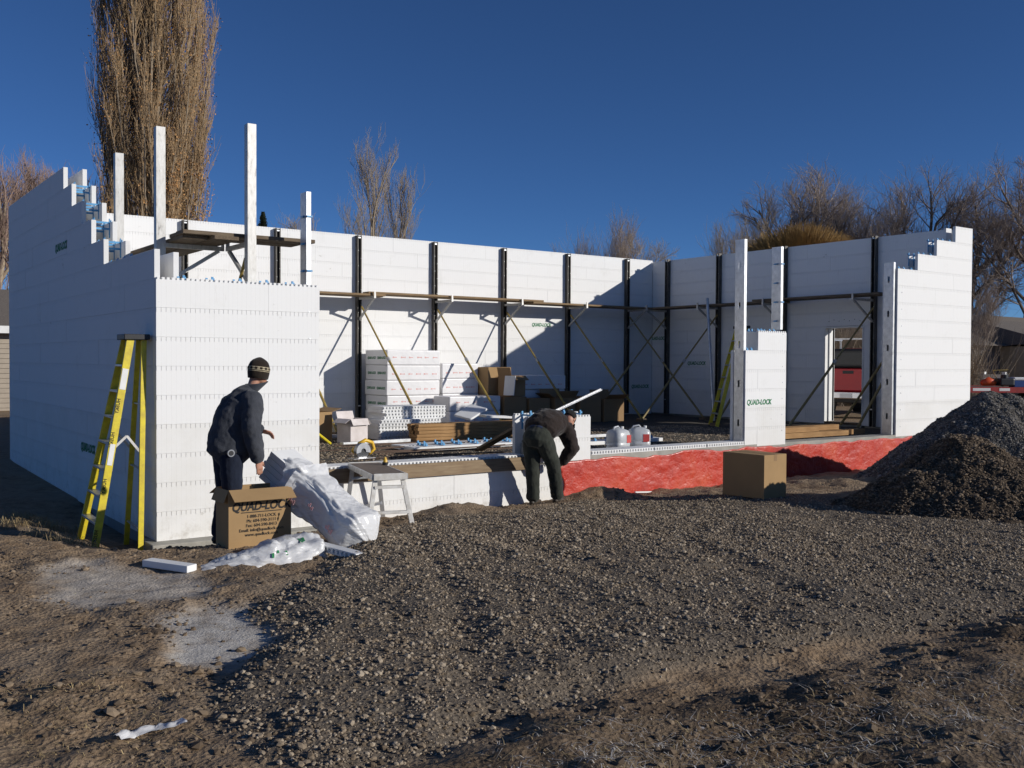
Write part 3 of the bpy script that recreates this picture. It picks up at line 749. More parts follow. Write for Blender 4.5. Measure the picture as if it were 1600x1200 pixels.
# low wall under the openings: poured core, foam face and board on one side, red coating on the other
w = thing('sill_wall', 'low concrete sill wall with red waterproof coating and a timber board', 'wall', (7.5, 0.15, 0.0))
core(w, 1.84, 5.45, TH+0.004, WT-0.01, -0.3, 0.612)
core(w, 5.452, LB-0.07, 0.0, WT-0.012, -0.3, 0.600, 'concrete_or_light_block')
for i in range(2): course(w, i*CH-0.09, 1.832, 5.45, (0.61 if i % 2 else 0.0)+1.83, '-y', 0.0)
MB().box(1.86, 4.82, -0.045, -0.004, 0.475, 0.640).build('board', 'board', w, bevel=0.004)
MB().box(4.79, 4.87, -0.028, -0.004, 0.47, 0.600).build('board_end', 'oldwood', w)
nx, nz = 260, 40
xs = np.linspace(5.36, 13.6, nx); zs = np.linspace(-0.28, 0.545, nz); XX, ZZ = np.meshgrid(xs, zs)
edge = 0.05*fbm(ZZ*5, ZZ*0+2.0, 0.5, 3)
XX2 = XX + np.where(XX < 5.6, edge*(5.7-XX)*4, 0)
ZZ2 = ZZ + np.where(ZZ > 0.4, 0.03*fbm(XX*2.2, XX*0, 4.0, 3), 0)*np.clip((ZZ-0.4)/0.14, 0, 1)
YY = -0.016 - 0.010*np.abs(fbm(XX*2.2, ZZ*2.4, 1.0, 4)) - 0.006*np.abs(fbm(XX*9, ZZ*9, 2.0, 3))
mo = grid_mesh('membrane', XX2-7.5, YY-0.15, ZZ2, 'membrane'); mo.parent = w; mo.name = 'waterproof_coating'
sd = mo.modifiers.new('solid', 'SOLIDIFY'); sd.thickness = 0.004; sd.offset = 1

# short block stub on the sill
w = thing('foam_block_stub', 'short white foam block with blue ties beside the bending man', 'foam block', (5.33, 0.15, 0.56))
for i in range(2):
    course(w, 0.545+i*CH, 4.78, 5.89, 4.78+0.6*i, '-y', -0.006, top=(i == 1)); course(w, 0.613+i*(CH-0.035), 4.78, 5.89, 4.78+0.6*i, '+y', WT, top=(i == 1))
for k in range(7): tie(w, (4.90+k*0.143, WT/2, 0.545+2*CH+0.03), 'x')
core(w, 4.86, 5.80, TH+0.03, WT-TH-0.03, 0.618, 0.80)

# foam strips laid flat on the sill, knobbed edge to the front
def knob_panel(m, x0, x1, y0, y1, z0, th=0.05, rows=((0.5,),), pitch=0.0508, depth=0.022):
    m.box(x0, x1, y0+depth, y1, z0, z0+th)
    m.box(x0, x1, y0+0.002, y0+depth, z0, z0+th*0.22); m.box(x0, x1, y0+0.002, y0+depth, z0+th*0.82, z0+th)
    n = int((x1-x0)/pitch)
    for i in range(n):
        x = x0+(i+0.5)*(x1-x0)/n
        m.box(x-pitch*0.24, x+pitch*0.24, y0, y0+depth, z0+th*0.22, z0+th*0.82)
for k, (a, b) in enumerate(((1.85, 2.42), (2.44, 3.58), (3.60, 4.76), (5.92, 7.10), (7.12, 8.20), (8.22, 9.05))):
    m = MB(); knob_panel(m, a-(a+b)/2, b-(a+b)/2, -0.155, 0.15, 0, 0.055)
    o = m.build('sill_strip', 'foam_loose', loc=((a+b)/2, 0.15, 0.614 if b < 5 else 0.602)); o.rotation_euler = (0, 0, random.uniform(-0.004, 0.004))
    tag(o, ('first', 'second', 'third', 'fourth', 'fifth', 'sixth')[k]+' flat foam strip on the sill, counted from the corner pier', 'foam strip', 'foam strips laid along the sill')

# floor inside
fx, fy = np.meshgrid(np.linspace(WT+0.002, XR-0.002, 190), np.linspace(WT-0.02, YB-0.002, 110))
FZ = 0.53
struct(grid_mesh('floor', fx, fy, FZ+0.018*fbm(fx*2, fy*2, 3.0, 4), 'heap_gravel'))
cx, cy = cand(16000, 2.0, 12.5, 0.35, 5.0)
sc = np.exp(RNG.normal(math.log(0.022), 0.35, len(cx))).clip(0.01, 0.05)
scatter('floor_gravel', np.stack([cx, cy, FZ+0.012*fbm(cx*2, cy*2, 3.0, 4)+sc*0.1], -1), sc, ST)

# ------------------------------------------------------------------ strongback posts with brackets and braces
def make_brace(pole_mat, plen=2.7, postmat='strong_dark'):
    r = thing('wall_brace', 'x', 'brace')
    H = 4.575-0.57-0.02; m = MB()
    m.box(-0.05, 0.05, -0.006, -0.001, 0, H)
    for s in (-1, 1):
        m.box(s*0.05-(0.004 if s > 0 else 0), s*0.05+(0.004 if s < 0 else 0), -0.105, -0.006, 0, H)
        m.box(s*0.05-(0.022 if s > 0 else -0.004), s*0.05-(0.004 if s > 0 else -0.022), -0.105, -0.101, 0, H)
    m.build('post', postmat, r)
    MB().box(-0.044, 0.044, -0.100, -0.094, H-0.06, H-0.035).build('head_plate', 'galv', r)
    MB().box(-0.044, 0.044, -0.100, -0.094, 0.35, 0.375).build('base_plate', 'galv', r)
    m = MB()
    for k in range(22): m.disc((0.03*(-1)**k, -0.1055, 0.2+k*0.165), (0, -1, 0), 0.006, 6, 0.003)
    stuff(m.build('screws', 'galv', r))
    br = MB().bar((0, -0.02, 2.645), (0, -0.80, 2.645), 0.045, 0.05).build('bracket', 'strong', r)
    MB().bar((0, -0.74, 2.62), (0, -0.10, 2.20), 0.035, 0.04).build('strut', 'strong', br, world=False)
    MB().box(-0.02, 0.02, -0.80, -0.775, 2.67, 2.76).build('stop', 'strong', br, world=False)
    p0 = Vector((0.03, -0.13, 2.48)); p1 = Vector((0.05, -plen, 0.03)); q = p0.lerp(p1, 0.46)
    po = MB().tube([p0, q], 0.019, 8).tube([q, p1], 0.025, 8).build('brace_pole', pole_mat, r, smooth=False)
    MB().tube([q-(p1-p0).normalized()*0.05, q+(p1-p0).normalized()*0.05], 0.033, 8).build('collar', 'strong', po, world=False)
    MB().box(-0.03, 0.12, -plen-0.12, -plen+0.06, -0.035, 0.03).build('foot', 'oldwood', r)
    return r
protos = {}
def brace(x, y, rot, label, pole='pole_yellow', post='strong_dark', grp=None, plen=2.7):
    k = (pole, post, plen)
    if k not in protos: o = protos[k] = make_brace(pole, plen, post)
    else: o = copy_tree(protos[k])
    o.location = (x, y, 0.57); o.rotation_euler = (0, 0, rot); tag(o, label, 'brace', grp)
    return o
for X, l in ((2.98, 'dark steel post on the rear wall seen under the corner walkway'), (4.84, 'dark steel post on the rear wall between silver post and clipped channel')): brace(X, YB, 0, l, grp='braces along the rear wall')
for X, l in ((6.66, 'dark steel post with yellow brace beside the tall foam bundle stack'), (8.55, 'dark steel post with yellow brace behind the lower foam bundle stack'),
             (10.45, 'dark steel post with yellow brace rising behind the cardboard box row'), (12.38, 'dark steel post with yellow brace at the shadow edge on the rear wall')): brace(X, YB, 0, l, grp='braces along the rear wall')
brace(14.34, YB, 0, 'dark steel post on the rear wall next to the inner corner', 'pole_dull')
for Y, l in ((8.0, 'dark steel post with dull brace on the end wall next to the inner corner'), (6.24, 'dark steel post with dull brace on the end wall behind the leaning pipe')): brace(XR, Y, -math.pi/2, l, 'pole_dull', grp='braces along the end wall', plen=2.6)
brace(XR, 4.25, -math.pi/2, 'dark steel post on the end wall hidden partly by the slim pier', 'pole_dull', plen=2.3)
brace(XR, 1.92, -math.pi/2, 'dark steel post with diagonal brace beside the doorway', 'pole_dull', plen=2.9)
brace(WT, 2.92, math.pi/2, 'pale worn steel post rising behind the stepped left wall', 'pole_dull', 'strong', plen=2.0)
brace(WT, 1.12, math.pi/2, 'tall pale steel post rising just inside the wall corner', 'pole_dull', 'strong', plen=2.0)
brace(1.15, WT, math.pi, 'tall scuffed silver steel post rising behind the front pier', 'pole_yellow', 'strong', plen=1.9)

# planks lying on the brackets
def plank(x0, x1, y0, y1, z, label, grp, mat='plank', th=0.042, tilt=0.0):
    lx, ly = x1-x0, y1-y0
    o = MB().box(-lx/2, lx/2, -ly/2, ly/2, 0, th).build('scaffold_plank', mat, loc=((x0+x1)/2, (y0+y1)/2, z), bevel=0.004)
    o.rotation_euler = (0, tilt, random.uniform(-0.006, 0.006)); tag(o, label, 'plank', grp); return o
zb = 3.242
for (a, b, k, l) in ((2.4, 6.95, 0, 'behind the corner pier'), (6.55, 11.1, 1, 'above the foam bundles'), (10.8, 15.0, 0, 'running to the inner corner')):
    plank(a, b, YB-0.74, YB-0.46, zb+0.044*k, 'outer long plank on the rear wall brackets '+l, 'planks along the rear wall'); plank(a+0.15, b+0.1, YB-0.43, YB-0.15, zb+0.044*k, 'long plank close to the rear wall '+l, 'planks along the rear wall')
def plank_y(x0, x1, y0, y1, z, label, grp, mat='oldwood'):
    ly, lx = y1-y0, x1-x0
    o = MB().box(-ly/2, ly/2, -lx/2, lx/2, 0, 0.042).build('scaffold_plank', mat, loc=((x0+x1)/2, (y0+y1)/2, z), bevel=0.004)
    o.rotation_euler = (0, 0, math.pi/2+random.uniform(-0.005, 0.005)); tag(o, label, 'plank', grp); return o
for (a, b, k, l) in ((1.35, 4.6, 1, 'above the doorway'), (3.9, 8.35, 0, 'running to the inner corner')):
    plank_y(XR-0.74, XR-0.46, a, b, zb+0.044*k, 'outer shaded plank on the end wall brackets '+l, 'planks along the end wall'); plank_y(XR-0.43, XR-0.15, a+0.1, b+0.1, zb+0.044*k, 'shaded plank close to the end wall '+l, 'planks along the end wall')
plank_y(WT+0.14, WT+0.42, 0.55, 3.7, zb, 'raised walkway plank lying close along the stepped wall', 'corner walkway planks'); plank_y(WT+0.45, WT+0.73, 0.40, 3.6, zb, 'raised walkway plank parallel to the stepped wall, on the inner side', 'corner walkway planks')
plank(0.42, 1.98, WT+0.14, WT+0.40, zb+0.044, 'short raised walkway plank close behind the corner pier', 'corner walkway planks', 'oldwood'); plank(0.44, 1.92, WT+0.43, WT+0.71, zb+0.044, 'short raised walkway plank behind the silver post, on the inner side', 'corner walkway planks', 'oldwood')

# galvanised channels set upright at the ends of the piers
def stud(x, y0, y1, z0, z1, label, clips=0, mat='galv', slots=True):
    """channel: slotted web facing -x, flanges towards +x"""
    r = thing('steel_channel', label, 'steel channel', (x, (y0+y1)/2, z0)); m = MB(); ym = (y0+y1)/2; hw = 0.02
    if slots:
        m.box(x, x+0.003, y0, ym-hw, z0, z1); m.box(x, x+0.003, ym+hw, y1, z0, z1); z = z0; zz = z0+0.28
        while zz < z1-0.15: m.box(x, x+0.003, ym-hw, ym+hw, z, zz); z = zz+0.11; zz += 0.62
        m.box(x, x+0.003, ym-hw, ym+hw, z, z1)
    else: m.box(x, x+0.003, y0, y1, z0, z1)
    m.build('web', mat, r)
    MB().box(x+0.003, x+0.055, y0, y0+0.003, z0, z1).box(x+0.052, x+0.055, y0+0.003, y0+0.016, z0, z1).build('flange', mat, r)
    MB().box(x+0.003, x+0.055, y1-0.003, y1, z0, z1).build('flange', mat, r)
    for k in range(clips):
        z = z1-0.28-k*0.31; c = MB().box(x-0.02, x, ym-0.03, ym+0.03, z-0.012, z+0.012).box(x-0.012, x, ym-0.06, ym+0.06, z-0.004, z+0.004)
        c.box(x+0.004, x+0.07, y0-0.012, y0-0.001, z-0.01, z+0.01) if k % 2 == 0 else None
        c.build('tie_clip', 'tie_blue', r)
    return r
stud(9.055, 0.03, 0.22, 0.61, 3.84, 'tall slotted galvanised channel against the slim pier')
stud(9.97, 0.06, 0.25, 2.44, 3.79, 'galvanised channel with blue clips standing on top of the slim pier', 4, slots=False)
stud(13.06, 0.04, 0.24, 0.605, 3.73, 'slotted galvanised channel at the edge of the stepped right pier')
stud(1.70, 0.07, 0.24, 2.76, 3.82, 'white faced channel with blue clips standing on the corner pier', 3, slots=False)
# ------------------------------------------------------------------ lettering on the walls
def ground_hit(px, py, z0=0.1):
    z = z0
    for _ in range(8): q = P(px, py, 'Z', z); z = 0.5*z+0.5*G(q.x, q.y)
    q = P(px, py, 'Z', z); q.z = G(q.x, q.y); return q
def by_label(txt): return [o for o in COL.objects if o.get('label', '').startswith(txt)][0]
put_text('logo', 'green_print', by_label('slim white'), (P(1186, 632, 'Y', -0.003)), (1, 0, 0), (0, 0, 1), 0.115)
back = by_label('long white'); endw = by_label('shaded white'); leftw = by_label('tall white')
put_text('logo', 'green_print', back, P(846, 510, 'Y', YB-0.004), (1, 0, 0), (0, 0, 1), 0.115)
for a, b in ((1028, 531), (1088, 570), (1000, 606)): put_text('logo', 'green_print', endw if a > 1022 else back, P(a, b, 'X', XR-0.004) if a > 1022 else P(a, b, 'Y', YB-0.004), (0, -1, 0) if a > 1022 else (1, 0, 0), (0, 0, 1), 0.12)
for a, b in ((95, 391), (137, 706)): put_text('logo', 'green_print', leftw, P(a, b, 'X', -0.004), (0, -1, 0), (0, 0, 1), 0.15)

# ------------------------------------------------------------------ cartons
def carton(loc, w, d, h, label, rotz=0, flaps=(), mat='carton', grp=None, name='carton'):
    """w along x, d along y; flaps: (side, angle, length): angle from upright, positive folds outwards"""
    r = thing(name, label, 'cardboard box', loc, rotz, grp); t = 0.006; m = MB()
    if flaps:
        m.box(-w/2, w/2, -d/2, -d/2+t, 0, h); m.box(-w/2, w/2, d/2-t, d/2, 0, h)
        m.box(-w/2, -w/2+t, -d/2+t, d/2-t, 0, h); m.box(w/2-t, w/2, -d/2+t, d/2-t, 0, h); m.box(-w/2+t, w/2-t, -d/2+t, d/2-t, 0, t)
    else: m.box(-w/2, w/2, -d/2, d/2, 0, h)
    m.build('body', mat, r, world=False, bevel=0.004)
    for side, ang, ln in flaps:
        a = math.radians(ang); s, c = math.sin(a), math.cos(a); e = 0.004
        if side in 'fb':
            k = -1 if side == 'f' else 1; y0 = k*(d/2-0.003); x = w/2-e
            vs = [(-x, y0, h), (x, y0, h), (x*0.99, y0+k*s*ln, h+c*ln), (-x*0.99, y0+k*s*ln, h+c*ln)]
        else:
            k = -1 if side == 'l' else 1; x0 = k*(w/2-0.003); y = d/2-e
            vs = [(x0, -y, h), (x0, y, h), (x0+k*s*ln, y*0.99, h+c*ln), (x0+k*s*ln, -y*0.99, h+c*ln)]
        o = MB().add(vs, [(0, 1, 2, 3)]).build('flap', mat, r, world=False); sd = o.modifiers.new('t', 'SOLIDIFY'); sd.thickness = 0.005; sd.offset = 0
    if not flaps: MB().box(-0.03, 0.03, -d/2-0.001, d/2+0.001, h-0.08, h+0.0015).build('tape', 'carton_dark', r, world=False)
    return r
CX0 = P(357, 862, 'Z', 0.2); zc = G(0.35, -1.75); CYF = CX0.y; CXM = CX0.x+0.295
c1 = carton((CXM, CYF+0.165, zc-0.01), 0.59, 0.33, 0.535, 'open brown cardboard box with black lettering standing before the man in the knit cap', 0,
            (('f', 122, 0.165), ('l', 158, 0.12), ('b', 112, 0.21), ('r', 100, 0.22)))
put_text('logo', 'black_print', c1, (CXM+0.01, CYF-0.0025, zc+0.335), (1, 0, 0), (0, 0, 1), 0.108)
MB().box(CXM-0.18, CXM+0.20, CYF-0.004, CYF-0.001, zc+0.314, zc+0.321).build('underline', 'black_print', c1)
put_text('contact', 'black_print', c1, (CXM+0.01, CYF-0.0025, zc+0.268), (1, 0, 0), (0, 0, 1), 0.039)
q = P(1192, 782, 'Z', 0.19); carton((q.x+0.22, q.y+0.33, G(q.x+0.2, q.y+0.3)-0.012), 0.44, 0.66, 0.55, 'closed brown cardboard box standing alone on the gravel before the red coating', 0.03)
FL = FZ+0.018
carton((4.42, 4.35, FL-0.01), 0.37, 0.34, 0.40, 'small whitish cardboard box with brown flaps open on the gravel floor', 0.25, (('f', 150, 0.12), ('l', 120, 0.13), ('r', 140, 0.13), ('b', 20, 0.12)), 'carton_white')
carton((3.95, 4.95, FL-0.01), 0.46, 0.60, 0.50, 'brown cardboard box with one flap up beside the corner pier edge', 0.1, (('r', 75, 0.2), ('l', 100, 0.2), ('b', 10, 0.2)))
carton((3.70, 5.75, FL-0.01), 0.50, 0.50, 0.85, 'taller tan cardboard box behind the flapped one at the pier edge', 0.0)
# dark rows of cartons by the rear wall
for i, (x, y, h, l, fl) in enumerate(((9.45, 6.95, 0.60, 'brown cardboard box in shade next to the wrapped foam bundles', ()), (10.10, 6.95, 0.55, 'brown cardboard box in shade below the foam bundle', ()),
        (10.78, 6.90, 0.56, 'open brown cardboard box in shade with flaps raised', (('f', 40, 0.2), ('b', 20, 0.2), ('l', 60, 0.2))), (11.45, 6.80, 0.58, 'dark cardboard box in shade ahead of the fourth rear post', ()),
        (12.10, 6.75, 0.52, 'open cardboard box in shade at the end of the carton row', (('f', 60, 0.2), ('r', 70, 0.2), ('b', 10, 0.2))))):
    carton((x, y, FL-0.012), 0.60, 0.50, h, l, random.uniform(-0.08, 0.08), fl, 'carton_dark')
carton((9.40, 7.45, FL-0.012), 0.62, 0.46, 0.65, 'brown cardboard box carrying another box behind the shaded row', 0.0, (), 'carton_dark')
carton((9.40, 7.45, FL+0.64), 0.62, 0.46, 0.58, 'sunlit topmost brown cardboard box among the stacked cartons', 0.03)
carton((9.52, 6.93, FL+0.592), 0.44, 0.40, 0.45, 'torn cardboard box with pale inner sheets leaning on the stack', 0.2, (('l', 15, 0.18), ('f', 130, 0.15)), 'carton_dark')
m = MB().obox((9.30, 6.70, FL+0.83), 0.02, 0.30, 0.42, Euler((0, 0.12, 0.2)).to_matrix()).build('loose_sheet', 'foam_loose'); tag(m, 'pale foam sheet standing against the torn cardboard box', 'foam sheet')

# ------------------------------------------------------------------ wrapped foam bundles
def red_marks(r, x0, x1, y, z, n, seed):
    q = random.Random(seed)
    for i in range(n):
        x = x0+(i+0.5)*(x1-x0)/n+q.uniform(-0.02, 0.02); m = MB(); s = 0.032
        m.tube([(x-s, y, z), (x-s, y-0.0015, z)], s*0.55, 10); m.box(x-s*0.4, x+s*1.6, y-0.0015, y, z-s*0.22, z+s*0.22)
        if i % 2: m.box(x+s*1.7, x+s*2.0, y-0.0015, y, z-s*0.5, z+s*0.5)
        stuff(m.build('print_mark', 'red_print', r))
def bundle(x0, x1, y0, y1, z, h, label, grp=None, marks=6, side=True, seed=0):
    q = random.Random(seed); r = thing('foam_bundle', label, 'foam bundle', ((x0+x1)/2, (y0+y1)/2, z), 0, grp)
    m = MB(); a = np.linspace(0, 1, 13); e = 0.012
    o = MB().box(x0, x1, y0, y1, z, z+h-0.004).build('wrapped_panels', 'bundle_wrap', r)
    b = o.modifiers.new('bevel', 'BEVEL'); b.width = 0.022; b.segments = 3
    if marks: red_marks(r, x0+0.08, x1-0.06, y0-0.001, z+h*q.uniform(0.35, 0.6), marks, seed)
    if side:
        for k in range(2):
            yy = y0+(y1-y0)*(0.25+0.45*k); put_text('logo', 'green_print', r, (x0-0.003, yy, z+h*0.4), (0, -1, 0.0), (0, 0, 1), 0.07, 'print')
    return r
zz = FL
lt = 'white plastic wrapped foam bundle in the tall sunlit stack'
for k in range(5):
    j = 0.012*math.sin(k*2.3)
    bundle(6.76+j, 8.04+j, 7.48+0.5*j, 8.44, zz, 0.315, ('bottom', 'fourth from top', 'middle', 'second from top', 'topmost')[k]+' white wrapped foam bundle of the tall sunlit stack', 'bundles of the tall stack', 6, k > 0, k+1)
    zz += 0.315
zz = FL
for k in range(4):
    bundle(8.13, 9.06, 7.52+0.01*k, 8.40, zz, 0.325, ('bottom', 'third from top', 'second from top', 'topmost')[k]+' wrapped foam bundle of the lower stack beside the tall one', 'bundles of the lower stack', 5, False, k+11); zz += 0.325
zz = FL
for k in range(2):
    bundle(7.80, 9.08, 6.72, 7.36, zz, 0.31, 'upper shaded foam bundle in front of the lower stack' if k else 'bottom shaded foam bundle in front of the lower stack', None, 5, False, k+21); zz += 0.31
bundle(10.0, 11.3, 7.28, 7.85, FL+0.72, 0.32, 'shaded foam bundle lying on top of the carton row', None, 6, False, 31)
bundle(10.0, 11.3, 7.30, 7.87, FL, 0.715, 'large shaded foam bundle behind the carton row', None, 0, False, 32)

# ------------------------------------------------------------------ loose knobbed panels in piles
def knob_slab(name, x0, x1, y0, y1, z, th, label, grp):
    o = MB(); knob_panel(o, x0-(x0+x1)/2, x1-(x0+x1)/2, y0-(y0+y1)/2, y1-(y0+y1)/2, 0, th, pitch=0.062, depth=0.03)
    o = o.build(name, 'foam_loose', loc=((x0+x1)/2, (y0+y1)/2, z)); o.rotation_euler = (0, 0, random.uniform(-0.02, 0.02)); return tag(o, label, 'foam sheet', grp)
z = FL
MB_l = 'white knobbed foam sheet in the low pile beside the lumber'
for k in range(6): knob_slab('knobbed_sheet', 4.98+0.02*math.sin(k*3), 6.20, 4.45+0.015*math.cos(k*2), 5.05, z, 0.054, ('bottom', 'second', 'third', 'fourth', 'fifth', 'sixth')[k]+' knobbed foam sheet from the floor in the pile beside the lumber', 'foam sheets in the pile'); z += 0.056
for k in range(4): knob_slab('knobbed_sheet', 5.12+0.03*math.sin(k*2), 6.36, 4.55, 5.12, z, 0.054, ('seventh', 'eighth', 'ninth', 'topmost')[k]+' knobbed foam sheet from the floor in the pile beside the lumber', 'foam sheets in the pile'); z += 0.056
for (x, y, rz, ry, l) in ((6.70, 4.25, 0.3, -0.35, 'thin pale foam offcut tilted on the lumber'), (7.2, 4.2, -0.2, 0.05, 'flat pale foam offcut lying on the lumber')):
    o = MB().box(-0.25, 0.25, -0.18, 0.18, 0, 0.04).build('foam_offcut', 'foam_loose', loc=(x, y, FL+0.33 + (0.09 if ry < 0 else 0)), bevel=0.004); o.rotation_euler = (0.2 if ry < 0 else 0, ry, rz); tag(o, l, 'foam offcut')
# lumber
for k in range(5):
    for j in range(2):
        o = MB().box(-1.22, 1.22, -0.07, 0.07, 0, 0.052).build('lumber_board', 'lumber', loc=(6.56+0.03*random.uniform(-1, 1), 3.87+j*0.16+random.uniform(-0.01, 0.01), FL+0.01+k*0.056), bevel=0.004)
        o.rotation_euler = (0, 0, random.uniform(-0.006, 0.006)); tag(o, ('bottom', 'second lowest', 'middle', 'second highest', 'top')[k]+' timber board in the '+('front' if j == 0 else 'rear')+' row of the lumber stack', 'board', 'boards of the lumber stack')
# assembled strip with blue ties lying on the floor
r = thing('foam_form', 'white foam form lying on the floor with blue ties sticking up', 'foam form', (5.5, 2.7, FL))
for y0 in (2.32, 2.72): MB().box(4.42, 6.72, y0, y0+0.30, FL-0.005, FL+0.055).build('panel', 'foam_loose', r, bevel=0.005)
for k in range(7): tie(r, (4.75+k*0.31, 2.67, FL+0.075), 'x')
for k in range(7): tie(r, (4.68+k*0.31, 2.50, FL+0.06), 'x')
r = thing('foam_form', 'low foam form with small blue ties behind the water jugs', 'foam form', (8.3, 1.9, FL))
MB().box(6.9, 9.0, 1.75, 2.05, FL-0.005, FL+0.055).build('panel', 'foam_loose', r, bevel=0.005)
for k in range(5): tie(r, (7.1+k*0.42, 1.9, FL+0.06), 'x')
# leaning board by the bending man
a = P(748, 703, 'Z', FL+0.03); b = Vector((5.0, 0.46, 1.0))
tag(MB().bar(a, b, 0.14, 0.038).build('leaning_board', 'oldwood', bevel=0.003), 'grey timber board leaning from the floor onto the foam stub', 'board')
a = P(866, 644, 'Y', 0.155); b = P(940, 609, 'Y', 0.155); a = a+(a-b)*0.55
tag(MB().bar(a, b, 0.026, 0.016).bar(a+Vector((0, 0.011, 0.010)), b+Vector((0, 0.011, 0.010)), 0.003, 0.028).build('steel_bar', 'steel'), 'pale metal angle bar sticking up out of the foam stub', 'metal bar')
# rebar on the floor
for k in range(9):
    x0 = 3.3+random.uniform(-0.4, 0.4); y0 = 1.4+k*0.23; an = random.uniform(-0.12, 0.10); L = random.uniform(2.2, 3.0)
    p = [(x0+L*t, y0+L*t*an, FL+0.035+0.012*math.sin(3*t+k)+0.006*(k % 3)) for t in np.linspace(0, 1, 6)]
    tag(MB().tube(p, 0.009, 6).build('reinforcing_bar', 'rebar'), 'thin rusty reinforcing bar lying on the gravel floor near the saw', 'bar', 'reinforcing bars on the floor')
# lengths of grey channel on the floor
for (x, y, L, an, l) in ((4.3, 5.4, 1.6, -0.2, 'grey steel channel length lying behind the small whitish box'), (4.6, 3.85, 1.3, 0.1, 'grey steel channel length lying before the small whitish box'), (8.6, 3.0, 1.8, 0.05, 'grey steel channel length lying beyond the water jugs')):
    o = MB().box(-L/2, L/2, -0.05, 0.05, 0, 0.05).build('steel_offcut', 'galv', loc=(x, y, FL), bevel=0.003); o.rotation_euler = (0, 0, an); tag(o, l, 'steel channel', 'channels on the floor')
# timbers behind the right opening
for k, (x0, x1, z0, y0) in enumerate(((10.35, 12.40, 0, 0.55), (10.2, 12.42, 0, 0.72), (10.3, 11.6, 0.095, 0.58), (10.5, 12.38, 0.095, 0.74), (12.6, 13.0, 0, 0.62))):
    o = MB().box(-(x1-x0)/2, (x1-x0)/2, -0.07, 0.07, 0, 0.09).mat(1).box(-(x1-x0)/2-0.001, -(x1-x0)/2, -0.069, 0.069, 0.001, 0.089).box((x1-x0)/2, (x1-x0)/2+0.001, -0.069, 0.069, 0.001, 0.089)
    o = o.build('timber_beam', ['lumber', 'newwood'], loc=((x0+x1)/2, y0, FL+0.05+z0)); o.rotation_euler = (0, 0, random.uniform(-0.01, 0.01))
    tag(o, 'short offcut of timber beam lying near the right pier' if k == 4 else 'reddish brown timber beam on the floor behind the slim pier', 'beam', None if k == 4 else 'beams behind the slim pier')
MB_b = tag(MB().tube([(14.2, 5.4, FL), P(1105, 466, 'X', 14.50)], 0.035, 8).build('steel_pipe', 'galv'), 'pale metal pipe leaning against the end wall planks', 'pipe')
for (a, b, l) in (((1384, 558), (1313, 664), 'dull pole leaning beside the doorway, upper of two'), ((1384, 588), (1340, 668), 'dull pole leaning beside the doorway, lower of two')):
    q = P(b[0], b[1], 'Z', FL+0.02); e = P(a[0], a[1], 'X', XR-0.12); tag(MB().tube([q, e], 0.028, 8).build('leaning_pole', 'pole_dull'), l, 'pole')
tag(MB().tube([P(516, 693, 'Z', FL+0.02), (0.40, 2.05, 2.7)], 0.024, 8).build('leaning_pole', 'ladder_yellow'), 'yellow pole reaching the floor at the edge of the corner pier', 'pole')

# water jugs
def jug(x, y, rz, label):
    r = thing('water_jug', label, 'water jug', (x, y, FL), rz); n = 20; rings = []
    for z, w, d in ((0, 0.15, 0.13), (0.015, 0.17, 0.15), (0.09, 0.172, 0.152), (0.10, 0.166, 0.146), (0.12, 0.172, 0.152), (0.24, 0.17, 0.15), (0.285, 0.15, 0.13), (0.315, 0.07, 0.06), (0.325, 0.03, 0.03)):
        rings.append([(math.copysign(abs(math.cos(t))**0.55, math.cos(t))*w, math.copysign(abs(math.sin(t))**0.55, math.sin(t))*d, z) for t in [2*math.pi*k/n for k in range(n)]])
    MB().loft(rings).build('bottle', 'jug', r, smooth=True, world=False)
    MB().tube([(0.10, 0, 0.31), (0.10, 0, 0.345)], 0.024, 12).build('cap', 'paint_white', r, world=False)
    MB().tube([(-0.13, 0, 0.27), (-0.09, 0, 0.34), (0.0, 0, 0.35), (0.03, 0, 0.31)], 0.014, 8).build('handle', 'jug', r, smooth=True, world=False)
    MB().box(0.03, 0.13, -0.1545, -0.1525, 0.10, 0.22).build('sticker', 'label_red', r, world=False)
    return r
jug(7.30, 1.0, 0.15, 'clear plastic water jug with red label beside its twin, nearer the foam stub'); jug(7.76, 1.02, -0.5, 'clear plastic water jug standing at the side away from the foam stub')

